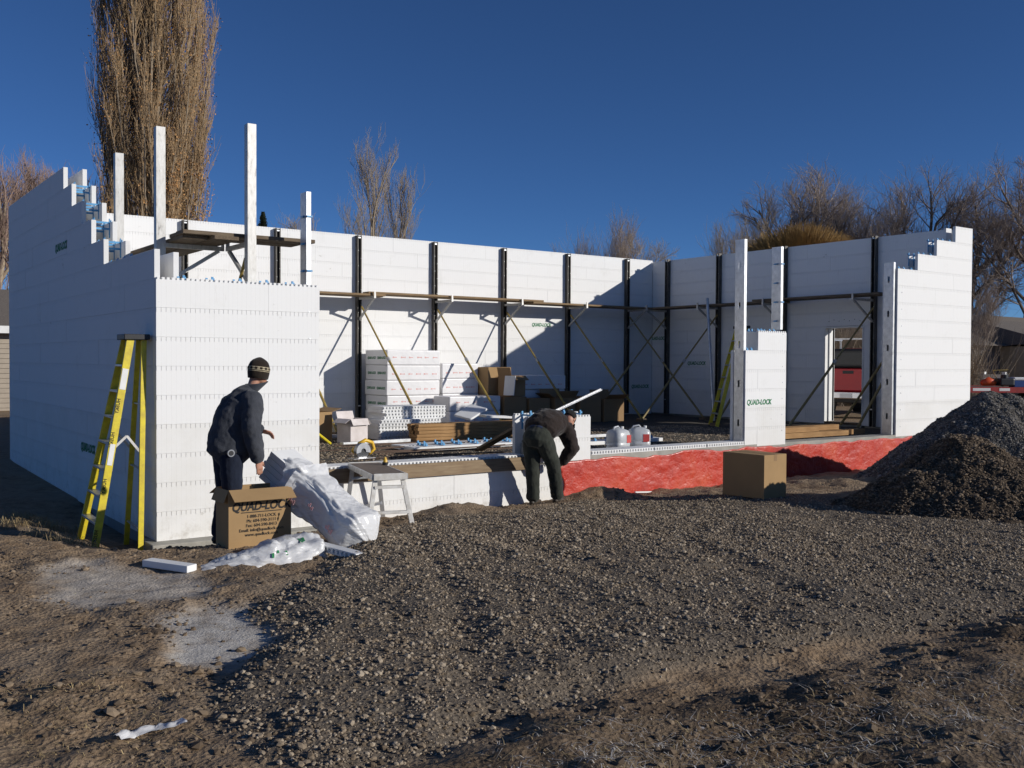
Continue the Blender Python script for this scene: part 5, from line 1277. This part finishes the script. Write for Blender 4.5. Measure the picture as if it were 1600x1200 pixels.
m = MB(); ell(m, [T((0.0, 0, 0.925)), T((0.055, 0, 0.97))], [(0.180, 0.140), (0.182, 0.138)], T((0, 1, 0)), 20); skinned(m, 'shirt', 'shirt_blue', man2, 0.011, 4, 0.012, 0.08)
m = MB(); ell(m, [T((-0.045, 0, 0.83)), T((-0.02, 0, 0.90)), T((0.03, 0, 0.955))], [(0.180, 0.150), (0.190, 0.152), (0.180, 0.140)], T((0, 1, 0)), 20)
for l in (legA, legB): ell(m, [l[0]+Vector((0, 0, -0.02)), l[0].lerp(l[1], 0.5), l[1], l[1].lerp(l[2], 0.5), l[2]], [0.124, 0.110, 0.096, 0.088, 0.086], T((0, 1, 0)))
skinned(m, 'trousers', 'trousers_green', man2, 0.010, 4, 0.030, 0.13)
boot(man2, T((0.02, 0.075, 0.095)), T((1, 0.1, 0))); boot(man2, T((0.36, -0.10, 0.095)), T((1, -0.15, 0)))
def cap2(h, k, N=24):
    rs = np.interp(h, [-0.03, 0.0, 0.05, 0.10, 0.125, 0.135], [0.080, 0.084, 0.083, 0.066, 0.036, 0.010])*k
    return [hc+uu*h+ff*(-0.010+rs*1.22*math.cos(2*math.pi*j/N))+ss*rs*math.sin(2*math.pi*j/N) for j in range(N)]
o = MB().loft([cap2(h, 1) for h in (-0.01, 0.0, 0.03, 0.06, 0.09, 0.115, 0.128, 0.135)]).build('cap', 'cap_dark', man2, smooth=True, world=False)
MB().loft([[hc+uu*(0.008-0.012*t)+ff*(0.085+0.075*t)+ss*w for w in np.linspace(-0.06+0.015*t, 0.06-0.015*t, 9)] for t in (0, 0.5, 1)], closed=False).build('visor', 'cap_dark', o, world=False)
MB().obox(T((-0.13, -0.10, 0.84)), 0.012, 0.09, 0.06, Rz).build('pocket_flap', 'label_red', man2, world=False) if False else None
# ------------------------------------------------------------------ trees
class TB:
    """fast branch mesh"""
    def __init__(s): s.v = []; s.f = []
    def branch(s, pts, r0, r1, n):
        base = len(s.v); m = len(pts); prev = None
        for i, p in enumerate(pts):
            d = pts[min(i+1, m-1)]-pts[max(i-1, 0)]; L = math.sqrt(d[0]**2+d[1]**2+d[2]**2)+1e-9; d = d/L
            a = np.array((0.0, 0, 1)) if abs(d[2]) < 0.9 else np.array((1.0, 0, 0))
            a = a-d*(a@d); a /= math.sqrt(a@a); b = np.cross(d, a); r = r0+(r1-r0)*i/(m-1)
            for k in range(n):
                t = 6.28318*k/n; s.v.append(p+(a*math.cos(t)+b*math.sin(t))*r)
        for i in range(m-1):
            for k in range(n):
                k2 = (k+1) % n; s.f.append((base+i*n+k, base+i*n+k2, base+(i+1)*n+k2, base+(i+1)*n+k))
    def obj(s, name, mat, parent):
        me = bpy.data.meshes.new(name); me.from_pydata([tuple(x) for x in s.v], [], s.f); me.materials.append(M_(mat))
        o = bpy.data.objects.new(name, me); COL.objects.link(o); o.parent = parent; return o
    def many(s, P0, P1, P2, r0, r1, n=3):
        """many three point branches at once"""
        if not hasattr(s, 'bv'): s.bv = []; s.bf = []; s.nv = 0
        m = len(P0); D = P2-P0; D /= np.linalg.norm(D, axis=1)[:, None]+1e-9
        a = np.where(np.abs(D[:, 2:3]) < 0.9, np.array([[0, 0, 1.0]]), np.array([[1.0, 0, 0]])); a = a-D*(a*D).sum(1)[:, None]; a /= np.linalg.norm(a, axis=1)[:, None]; b = np.cross(D, a)
        r0 = np.broadcast_to(np.asarray(r0, float), (m,)); r1 = np.broadcast_to(np.asarray(r1, float), (m,)); V = []
        for Q, r in ((P0, r0), (P1, (r0+r1)/2), (P2, r1)):
            for k in range(n): t = 6.28318*k/n; V.append(Q+(a*math.cos(t)+b*math.sin(t))*r[:, None])
        V = np.stack(V, 1).reshape(-1, 3); base = s.nv+np.arange(m)[:, None]*(3*n)
        for i in range(2):
            for k in range(n): s.bf.append(base+np.array([[i*n+k, i*n+(k+1) % n, (i+1)*n+(k+1) % n, (i+1)*n+k]]))
        s.bv.append(V); s.nv += len(V)
    def obj_many(s, name, mat, parent, scale=1.0):
        V = np.concatenate(s.bv)*scale; F = np.concatenate(s.bf); me = bpy.data.meshes.new(name)
        me.vertices.add(len(V)); me.vertices.foreach_set('co', V.astype(np.float32).ravel()); me.loops.add(len(F)*4); me.loops.foreach_set('vertex_index', F.astype(np.int32).ravel())
        me.polygons.add(len(F)); me.polygons.foreach_set('loop_start', (np.arange(len(F))*4).astype(np.int32)); me.update(calc_edges=True); me.materials.append(M_(mat))
        o = bpy.data.objects.new(name, me); COL.objects.link(o); o.parent = parent; return o
def spawn(r, P0, P1, P2, n, spread, up, lf=(0.4, 0.72), tmin=0.25, taper=0.35):
    m = len(P0); I = np.repeat(np.arange(m), n); k = len(I); t = tmin+(1-tmin)*((np.tile(np.arange(n), m)+r.random(k))/n); t = t[:, None]
    A, B, C = P0[I], P1[I], P2[I]; q = np.where(t < 0.5, A+(B-A)*t*2, B+(C-B)*(t*2-1)); e = np.where(t < 0.5, B-A, C-B); e /= np.linalg.norm(e, axis=1)[:, None]+1e-9
    L = np.linalg.norm(C-A, axis=1)[:, None]*r.uniform(lf[0], lf[1], (k, 1))*(1-taper*t)
    rv = r.normal(0, 1, (k, 3)); rv -= e*(rv*e).sum(1)[:, None]; rv /= np.linalg.norm(rv, axis=1)[:, None]+1e-9
    d = e*(1-spread*0.6)+rv*spread*r.uniform(0.6, 1.2, (k, 1))+np.array([[0, 0, up]]); d /= np.linalg.norm(d, axis=1)[:, None]
    M1 = q+d*L*0.5+r.normal(0, 0.045, (k, 3))*L; E = q+d*L+r.normal(0, 0.09, (k, 3))*L+np.array([[0, 0, 1.0]])*L*up*0.35
    return q, M1, E
def bare_tree(label, x, y, z, H, seed, spread=0.6, up=0.12, kids=(9, 7, 7, 7), bark='bark', twig='twig', tr=0.22, stems=1, twr=0.0052, first=0.22, limb=(0.42, 0.62), name='bare_tree'):
    r = np.random.default_rng(seed); root = thing(name, label, 'tree', (x, y, z)); A, B = TB(), TB(); P0 = []; P1 = []; P2 = []
    for s in range(stems):
        a = r.uniform(0, 6.28); le = 0.10 if stems == 1 else 0.26; d = np.array((math.cos(a)*le, math.sin(a)*le, 1.0)); b0 = np.array((math.cos(a), math.sin(a), 0))*0.12*(stems > 1)
        hh = 7.0*r.uniform(0.85, 1.0); pts = [b0+np.array((0, 0, -0.2))]+[b0+d*hh*t+np.append(r.normal(0, 0.14, 2), 0)*t for t in (0.2, 0.4, 0.6, 0.8, 1.0)]
        A.branch(pts, tr/stems**0.4, tr*0.2/stems**0.4, 7); P0.append(pts[1] if stems == 1 else pts[1]); P1.append(pts[3]); P2.append(pts[5])
    P0, P1, P2 = map(np.array, (P0, P1, P2)); rad = tr*0.34/stems**0.4
    for lev, n in enumerate(kids):
        tm = first if lev == 0 else 0.18; P0, P1, P2 = spawn(r, P0, P1, P2, n, spread*(1.15 if lev == 0 else 1), up*(1.6 if lev == 0 else 1), limb if lev == 0 else (0.48, 0.82), tm, 0.45 if lev == 0 else 0.3)
        (A if lev < 1 else B).many(P0, P1, P2, max(rad, twr), max(rad*0.45, twr*0.6), 4 if lev < 2 else 3); rad *= 0.40
    V = np.concatenate(B.bv); k = H/V[:, 2].max()
    A.bv.append(np.array(A.v)); base = A.nv; A.bf.append(np.array(A.f)+base); A.nv += len(A.v)
    A.obj_many('trunk', bark, root, k); B.obj_many('crown', twig, root, k)
    return root
def tree_at(px, top, dep, label, seed, **kw):
    p = at_depth(px, 560, dep); zt = at_depth(px, top, dep).z; g = float(gz_base(np.array([p.x]), np.array([p.y]))[0])-0.05
    return bare_tree(label, p.x, p.y, g, zt-g, seed, **kw)
def poplar(px, dep, H, half):
    p = at_depth(px, 560, dep); r = np.random.default_rng(21); root = thing('poplar_tree', 'tall columnar poplar with tan dead leaves behind the corner pier', 'tree', (p.x, p.y, 0.25))
    A, B = TB(), TB(); rt = np.array((_R.x, _R.y, 0))
    A.branch([np.array((0, 0, -0.2)), np.array((0, 0, H*0.3)), np.array((0.2, 0, H*0.65)), np.array((0.1, 0, H*0.95))], 0.40, 0.05, 8)
    n = 330; a = r.uniform(0, 6.28, n); h0 = r.uniform(0.2, H*0.74, n); R = half*np.sqrt(r.random(n))*np.interp(h0, [0, 3, 9, H*0.75], [0.85, 0.98, 1.12, 0.85]); L = r.uniform(3.6, 7.5, n)*(1-0.35*h0/H)
    d = np.stack([np.cos(a), np.sin(a), 0*a], -1); Q0 = np.stack([0*a, 0*a, h0], -1); up_ = np.array([[0, 0, 1.0]])
    Q1 = Q0+d*(R*0.80)[:, None]+up_*(L*0.42)[:, None]+r.normal(0, 0.06, (n, 3)); Q2 = Q0+d*R[:, None]+up_*L[:, None]+r.normal(0, 0.1, (n, 3))
    A.many(Q0, Q1, Q2, 0.045*r.uniform(0.6, 1.3, n), 0.010, 4)
    T0, T1, T2 = spawn(r, Q1, (Q1+Q2)/2, Q2, 9, 0.30, 0.75, (0.25, 0.5), 0.0, 0.2); B.many(T0, T1, T2, 0.013, 0.006)
    S0, S1, S2 = spawn(r, T0, T1, T2, 8, 0.42, 0.55, (0.3, 0.65), 0.1, 0.2); B.many(S0, S1, S2, 0.008, 0.003)
    m = len(S0); t = r.random((m, 1)); c = S0+(S2-S0)*t+r.normal(0, 0.06, (m, 3))
    w_ = np.interp(c[:, 2], [0, 5, 8, 12, 20], [1.0, 0.95, 0.62, 0.42, 0.30])*np.where((c@rt > 0.3) & (c[:, 2] < 8.5), 1.6, 1.0); cl = np.interp(fbm(c[:, 0]*0.9, c[:, 1]*0.9, c[:, 2]*0.5, 2), [-0.4, 0.3], [0.35, 1.0])
    rep = r.poisson(3.2*w_*cl); c = np.repeat(c, rep, 0); c = c+r.normal(0, 0.09, c.shape)
    A.bv.append(np.array(A.v)); A.bf.append(np.array(A.f)+A.nv); A.nv += len(A.v)
    A.obj_many('trunk', 'bark_pale', root); B.obj_many('twigs', 'poplar_twig', root)
    n = len(c); sz = r.uniform(0.02, 0.045, n); u = r.normal(0, 1, (n, 3)); u /= np.linalg.norm(u, axis=1)[:, None]; w = r.normal(0, 1, (n, 3)); w -= u*(w*u).sum(1)[:, None]; w /= np.linalg.norm(w, axis=1)[:, None]
    vs = np.stack([c-u*sz[:, None], c+w*sz[:, None]*0.8, c+u*sz[:, None], c-w*sz[:, None]*0.8], 1).reshape(-1, 3)
    lf = TB(); lf.bv = [vs]; lf.bf = [np.arange(4*n).reshape(n, 4)]; stuff(lf.obj_many('leaves', 'poplar_leaf', root))
poplar(237, 36, 19.5, 2.02)
kw = dict(twig='twig_pink', bark='bark_pale', kids=(11, 8, 7, 6), up=0.30, spread=0.5, twr=0.0055)
tree_at(-22, 232, 46, 'bare pinkish tree behind the beige house, farthest from the poplar', 31, **kw)
tree_at(42, 228, 50, 'bare pinkish tree behind the beige house, between two others', 32, **kw)
tree_at(104, 226, 50, 'bare pinkish tree next to the tall poplar', 33, **kw)
tree_at(572, 196, 42, 'upright pale barked bare tree rising above the rear wall', 47, bark='bark_pale', twig='twig_tan', kids=(8, 6, 5, 5), up=0.42, spread=0.42, tr=0.12, twr=0.0048, first=0.28, limb=(0.34, 0.52))
tree_at(608, 236, 43, 'slim bare tree just beside the upright pale tree', 42, bark='bark_pale', twig='twig_tan', kids=(7, 6, 5, 4), up=0.5, spread=0.36, tr=0.09, twr=0.0048, limb=(0.28, 0.42))
tree_at(480, 322, 60, 'distant faint bare tree low above the rear wall', 43, twig='twig_tan', kids=(7, 6, 5, 5), up=0.3)
tree_at(920, 312, 46, 'brushy bare tree with upright twigs above the rear wall', 44, twig='twig', kids=(6, 6, 5, 5), up=0.5, spread=0.45, tr=0.12, stems=4, twr=0.0052)
tree_at(1003, 350, 48, 'small pale bare tree near the inner wall corner', 45, twig='twig_tan', bark='bark_pale', kids=(9, 8, 7, 6), up=0.2, spread=0.6, tr=0.12, twr=0.0048)
tree_at(1125, 322, 48, 'pale twiggy bare tree above the end wall', 46, twig='twig_tan', bark='bark_pale', kids=(8, 7, 6, 6), up=0.35, spread=0.5, tr=0.12, stems=2, twr=0.0048)
kw = dict(twig='twig', bark='bark', kids=(10, 8, 7, 7), up=0.16, spread=0.62, tr=0.21, twr=0.0045, first=0.16, limb=(0.5, 0.8))
for px, top, dep, sd, l in ((1205, 275, 58, 51, 'broad bare tree behind the golden willow'), (1262, 252, 60, 52, 'tall bare tree rising behind the golden willow crown'), (1318, 268, 57, 53, 'bare tree right behind the willow with forked trunk'),
                            (1376, 256, 60, 54, 'bare tree above the end wall ahead of the stepped pier'), (1430, 250, 56, 55, 'bare tree just beside the stepped right pier')): tree_at(px, top, dep, l, sd, **kw)
kw.update(tr=0.24, kids=(11, 8, 7, 7))
tree_at(1508, 268, 58, 'bare dark tree directly behind the stepped right pier', 56, **kw); tree_at(1596, 232, 56, 'large bare dark tree over the brown house', 57, **kw); tree_at(1680, 226, 58, 'large bare tree at the far side of the brown house', 58, **kw)
tree_at(1534, 420, 40, 'reddish brown shrub at the wall end', 59, twig='twig', kids=(7, 6, 6, 5), up=0.3, spread=0.5, stems=3, tr=0.07)
# golden willow
p = at_depth(1250, 560, 33); r = np.random.default_rng(5); root = thing('willow_tree', 'round golden willow crown rising above the end wall', 'tree', (p.x, p.y, 0.4)); A, B = TB(), TB()
A.branch([np.array((0, 0, -0.2)), np.array((0.1, 0, 1.5)), np.array((0, 0, 3.0))], 0.3, 0.2, 8)
for k in range(14):
    a = 6.28*k/14; A.branch([np.array((0, 0, 2.6)), np.array((math.cos(a)*0.7, math.sin(a)*0.7, 3.6)), np.array((math.cos(a)*1.2, math.sin(a)*1.2, 4.3))], 0.08, 0.03, 5)
for k in range(7500):
    a = r.uniform(0, 6.28); q = math.sqrt(r.random()); c = np.array((math.cos(a)*q*1.55, math.sin(a)*q*1.55, 4.15+0.8*(1-q*q)+r.normal(0, 0.06))); d = np.array((math.cos(a)*q*1.1+r.normal(0, 0.18), math.sin(a)*q*1.1+r.normal(0, 0.18), 1.15-0.45*q)); d /= math.sqrt(d@d); l = r.uniform(0.95, 1.35)
    B.branch([c, c+d*l*0.55, c+d*l*0.95-np.array((0, 0, 0.12*q))], 0.011, 0.005, 3)
A.obj('trunk', 'bark', root); B.obj('crown', 'willow', root)
# conifer whose tip shows above the rear wall
p = at_depth(411, 560, 44); root = thing('conifer_tree', 'dark conifer tip just above the rear wall behind the silver post', 'tree', (p.x, p.y, 0.3)); A, B = TB(), TB(); H = at_depth(411, 336, 44).z-0.3
A.branch([np.array((0, 0, -0.2)), np.array((0, 0, H*0.5)), np.array((0, 0, H))], 0.2, 0.02, 6)
for k in range(1500):
    h = H*(1-r.random()**1.6*0.75); R = (H-h)*0.30+0.08; a = r.uniform(0, 6.28); l = R*r.uniform(0.5, 1.0); b = np.array((0, 0, h)); e = b+np.array((math.cos(a)*l, math.sin(a)*l, 0.12+0.1*l)); B.branch([b, (b+e)/2, e], 0.05, 0.012, 3)
A.obj('trunk', 'bark', root); B.obj('crown', 'conifer', root)

# ------------------------------------------------------------------ houses, fence, trailer, truck
c = at_depth(6, 560, 30); X0, Y0 = c.x, c.y
r = thing('house', 'beige sided house with white fascia seen past the left wall', 'house', (X0-4.0, Y0+3.0, 0.2))
zt = at_depth(6, 520, 30).z
MB().box(X0-9, X0+0.5, Y0, Y0+6, -0.2, zt).build('wall', 'siding', r)
for k in range(17): MB().box(X0-9.01, X0+0.51, Y0-0.03, Y0, 0.1+k*0.15, 0.1+k*0.15+0.135).build('siding_board', 'siding', r)
MB().box(X0-9.4, X0+0.9, Y0-0.45, Y0-0.40, zt-0.02, zt+0.20).build('fascia', 'paint_white', r)
MB().add([(X0-9.4, Y0-0.45, zt+0.2), (X0+0.9, Y0-0.45, zt+0.2), (X0+0.9, Y0+3, zt+1.5), (X0-9.4, Y0+3, zt+1.5), (X0+0.9, Y0+6.4, zt+0.2), (X0-9.4, Y0+6.4, zt+0.2)], [(0, 1, 2, 3), (3, 2, 4, 5), (1, 4, 2), (0, 3, 5), (0, 5, 4, 1)]).build('roof', 'shingle', r)
c = at_depth(1566, 560, 46); zt = at_depth(1566, 541, 46).z; hx, hy = c.x, c.y
r = thing('house', 'brown house with dark shingle roof and pale gable behind the trailer', 'house', (hx, hy, 0.3))
MB().box(hx-5, hx+9, hy, hy+7, 0, zt).build('wall', 'house_dark', r)
MB().box(hx-0.2, hx+6, hy-2.2, hy-0.002, 0, zt-0.02).build('front_wing', 'house_tan', r)
MB().box(hx-0.35, hx+6.2, hy-2.55, hy-2.48, zt-0.06, zt+0.16).build('fascia', 'paint_white', r)
MB().box(hx+1.2, hx+2.6, hy-2.24, hy-2.2, 0.9, 2.0).build('window', 'dark_glass', r)
MB().add([(hx-5.4, hy-0.5, zt), (hx+9.4, hy-0.5, zt), (hx+9.4, hy+3.5, zt+1.7), (hx-5.4, hy+3.5, zt+1.7), (hx+9.4, hy+7.5, zt), (hx-5.4, hy+7.5, zt)], [(0, 1, 2, 3), (3, 2, 4, 5), (1, 4, 2), (0, 3, 5), (0, 5, 4, 1)]).build('roof', 'shingle', r)
MB().add([(hx-0.4, hy-2.6, zt+0.14), (hx+6.3, hy-2.6, zt+0.14), (hx+6.3, hy+1.5, zt+1.3), (hx-0.4, hy+1.5, zt+1.3), (hx-0.4, hy+1.5, zt-0.05), (hx+6.3, hy+1.5, zt-0.05)], [(0, 1, 2, 3), (0, 3, 4), (1, 5, 2), (0, 4, 5, 1)]).build('porch_roof', 'shingle', r)
# white rail fence
a = at_depth(1505, 560, 36); b = at_depth(1572, 560, 34); a.z = b.z = 0.42
r = thing('rail_fence', 'white two rail fence behind the trailer', 'fence', ((a+b)/2).xy.to_3d())
for h in (0.62, 1.05): MB().bar(a+Vector((0, 0, h)), b+Vector((0, 0, h)), 0.04, 0.13).build('rail', 'paint_white', r)
for t in (0.05, 0.5, 0.97): q = a.lerp(b, t); MB().box(q.x-0.06, q.x+0.06, q.y-0.06, q.y+0.06, 0.3, 1.62).build('post', 'paint_white', r)
# flatbed trailer with its load
c = at_depth(1590, 600, 29); zt = at_depth(1560, 611, 29).z; ax_ = Vector((_R.x, _R.y, 0)).normalized(); ay_ = Vector((-ax_.y, ax_.x, 0)); M = Matrix((ax_, ay_, Vector((0, 0, 1)))).transposed(); q = Vector((c.x, c.y, 0))
r = thing('flatbed_trailer', 'red flatbed trailer with white reflector strips behind the gravel heap', 'trailer', (c.x, c.y, 0.42))
MB().obox(q+Vector((0, 0, zt+0.09)), 4.6, 2.0, 0.07, M).build('deck', 'oldwood', r)
for s in (-1, 1): MB().obox(q+ay_*s*1.02+Vector((0, 0, zt+0.06)), 4.64, 0.06, 0.16, M).build('side_rail', 'trailer_red', r)
for k in (-1.55, -0.9): MB().obox(q-ay_*1.052+ax_*k+Vector((0, 0, zt+0.07)), 0.30 if k > -1.2 else 0.5, 0.004, 0.08, M).build('reflector', 'paint_white', r)
for k in (-0.1, 0.75):
    for s in (-1, 1):
        w_ = q+ax_*k+ay_*s*0.9; o = MB().tube([Vector((w_.x, w_.y, 0.75))-ay_*0.1, Vector((w_.x, w_.y, 0.75))+ay_*0.1], 0.33, 18).build('wheel', 'rubber', r); MB().tube([Vector((w_.x, w_.y, 0.75))-ay_*0.105*1, Vector((w_.x, w_.y, 0.75))+ay_*0.105], 0.17, 14).build('rim', 'steel', o)
dz = zt+0.125
def on_deck(px, back=0.0): p_ = at_depth(px, 600, 29); return Vector((p_.x, p_.y, 0))+ay_*back-ay_*0.5
p_ = on_deck(1580); k = thing('cool_box', 'white and blue cool box standing on the trailer', 'cool box', (p_.x, p_.y, dz)); MB().obox(p_+Vector((0, 0, dz+0.10)), 0.50, 0.34, 0.20, M).build('body', 'cooler_blue', k, bevel=0.02); MB().obox(p_+Vector((0, 0, dz+0.245)), 0.52, 0.36, 0.09, M).build('lid', 'paint_white', k, bevel=0.03)
p_ = on_deck(1532); k = thing('leaf_blower', 'orange power tool lying on the trailer', 'power tool', (p_.x, p_.y, dz)); m = MB(); ell(m, [p_+ax_*-0.18+Vector((0, 0, dz+0.12)), p_+Vector((0, 0, dz+0.17)), p_+ax_*0.16+Vector((0, 0, dz+0.12))], [0.09, 0.13, 0.08], ay_, 12); m.build('housing', 'orange', k, smooth=True); MB().tube([p_+ax_*0.16+Vector((0, 0, dz+0.12)), p_+ax_*0.42+Vector((0, 0, dz+0.05))], 0.035, 10).build('nozzle', 'black_plastic', k)
p_ = on_deck(1556); k = thing('mower', 'dark engine powered machine between tool and cool box', 'machine', (p_.x, p_.y, dz)); MB().obox(p_+Vector((0, 0, dz+0.15)), 0.42, 0.4, 0.22, M).build('engine', 'black_plastic', k, bevel=0.04); MB().tube([p_+Vector((0, 0, dz+0.26)), p_+Vector((0, 0, dz+0.36))], 0.10, 14).build('fuel_tank', 'black_plastic', k); MB().tube([p_-ax_*0.2+Vector((0, 0, dz+0.2)), p_-ax_*0.34+Vector((0, 0, dz+0.48)), p_+ax_*0.1+Vector((0, 0, dz+0.5))], 0.014, 8).build('handle', 'pole_yellow', k)
# red pickup seen through the doorway
tc = at_depth(1325, 590, 26); fw = Vector((0.93, 0.36, 0)).normalized(); sdw = Vector((-fw.y, fw.x, 0)); M = Matrix((fw, sdw, Vector((0, 0, 1)))).transposed(); GZ = 0.40
r = thing('pickup_truck', 'red pickup truck with dark canopy parked beyond the doorway', 'truck', (tc.x, tc.y, GZ)); O = Vector((tc.x, tc.y, 0))
def tb(f0, f1, s0, s1, z0, z1, nm, mt, bev=0.02, par=None): return MB().obox(O+fw*(f0+f1)/2+sdw*(s0+s1)/2+Vector((0, 0, (z0+z1)/2)), f1-f0, s1-s0, z1-z0, M).build(nm, mt, par or r, bevel=bev)
tb(0.05, 2.2, -0.98, 0.98, 1.14, 1.76, 'bed', 'truck_red', 0.05); tg = tb(0.0, 0.05, -0.82, 0.82, 1.18, 1.75, 'tailgate', 'truck_red', 0.015)
tb(-0.012, 0.0, -0.14, 0.14, 1.62, 1.70, 'handle', 'black_plastic', 0.005, tg)
for s in (-1, 1): tb(-0.01, 0.06, s*0.90-0.07, s*0.90+0.07, 1.28, 1.66, 'tail_light', 'label_red', 0.01)
tb(-0.18, 0.02, -0.95, 0.95, 0.96, 1.14, 'bumper', 'chrome', 0.03); tb(-0.19, -0.18, -0.16, 0.16, 0.99, 1.11, 'number_plate', 'paint_white', 0.0)
tb(0.1, 2.1, -0.90, 0.90, 1.77, 2.28, 'canopy', 'black_plastic', 0.06); tb(0.085, 0.1, -0.70, 0.70, 1.86, 2.18, 'canopy_window', 'dark_glass', 0.0)
tb(2.25, 4.0, -0.95, 0.95, 1.14, 1.78, 'cab', 'truck_red', 0.06); tb(2.45, 3.7, -0.85, 0.85, 1.78, 2.32, 'cab_top', 'truck_red', 0.10); tb(4.02, 5.4, -0.95, 0.95, 1.14, 1.68, 'hood', 'truck_red', 0.08)
tb(0.1, 5.3, -0.5, 0.5, 0.85, 1.13, 'chassis', 'black_plastic', 0.02)
for k in (-0.7, 0.7): tb(0.2, 2.0, k-0.02, k+0.02, 2.52, 2.56, 'rack_bar', 'alu', 0.0)
tb(0.2, 0.24, -0.72, 0.72, 2.52, 2.56, 'rack_bar', 'alu', 0.0)
for k in (0.25, 1.9):
    for s in (-0.7, 0.7): tb(k-0.02, k+0.02, s-0.02, s+0.02, 2.27, 2.53, 'rack_post', 'alu', 0.0)
for f_ in (1.1, 4.5):
    for s in (-0.82, 0.82):
        w_ = O+fw*f_+sdw*s+Vector((0, 0, GZ+0.42)); o = MB().tube([w_-sdw*0.14, w_-sdw*0.12, w_+sdw*0.12, w_+sdw*0.14], [0.36, 0.42, 0.42, 0.36], 22).build('wheel', 'rubber', r, smooth=False); MB().tube([w_-sdw*0.145, w_+sdw*0.145], 0.22, 16).build('rim', 'steel', o)
# bank of dry brush behind the truck and along the far edge of the lot
def brush(label, px0, px1, dep, h, n, seed, mat):
    r_ = np.random.default_rng(seed); a = at_depth(px0, 560, dep); b = at_depth(px1, 560, dep); T_ = TB()
    for k in range(n):
        t = r_.random(); q = np.array((a.x+(b.x-a.x)*t, a.y+(b.y-a.y)*t, 0.3))+np.append(r_.normal(0, 0.8, 2), 0); d = np.array((r_.normal(0, 0.25), r_.normal(0, 0.25), 1.0)); l = h*r_.uniform(0.5, 1.0)
        T_.branch([q, q+d*l*0.5, q+d*l+np.append(r_.normal(0, 0.15, 2), 0)], 0.012, 0.004, 3)
    root = thing('hedge', label, 'hedge', ((a.x+b.x)/2, (a.y+b.y)/2, 0.3)); T_.v = [v-np.array((root.location.x, root.location.y, 0.3)) for v in T_.v]; stuff(T_.obj('twigs', mat, root))
brush('tangled bare brown hedge behind the red truck', 1180, 1480, 36, 3.0, 9000, 3, 'twig_tan')
brush('low brown brush at the house edge past the right pier', 1500, 1640, 50, 1.6, 3000, 4, 'twig')
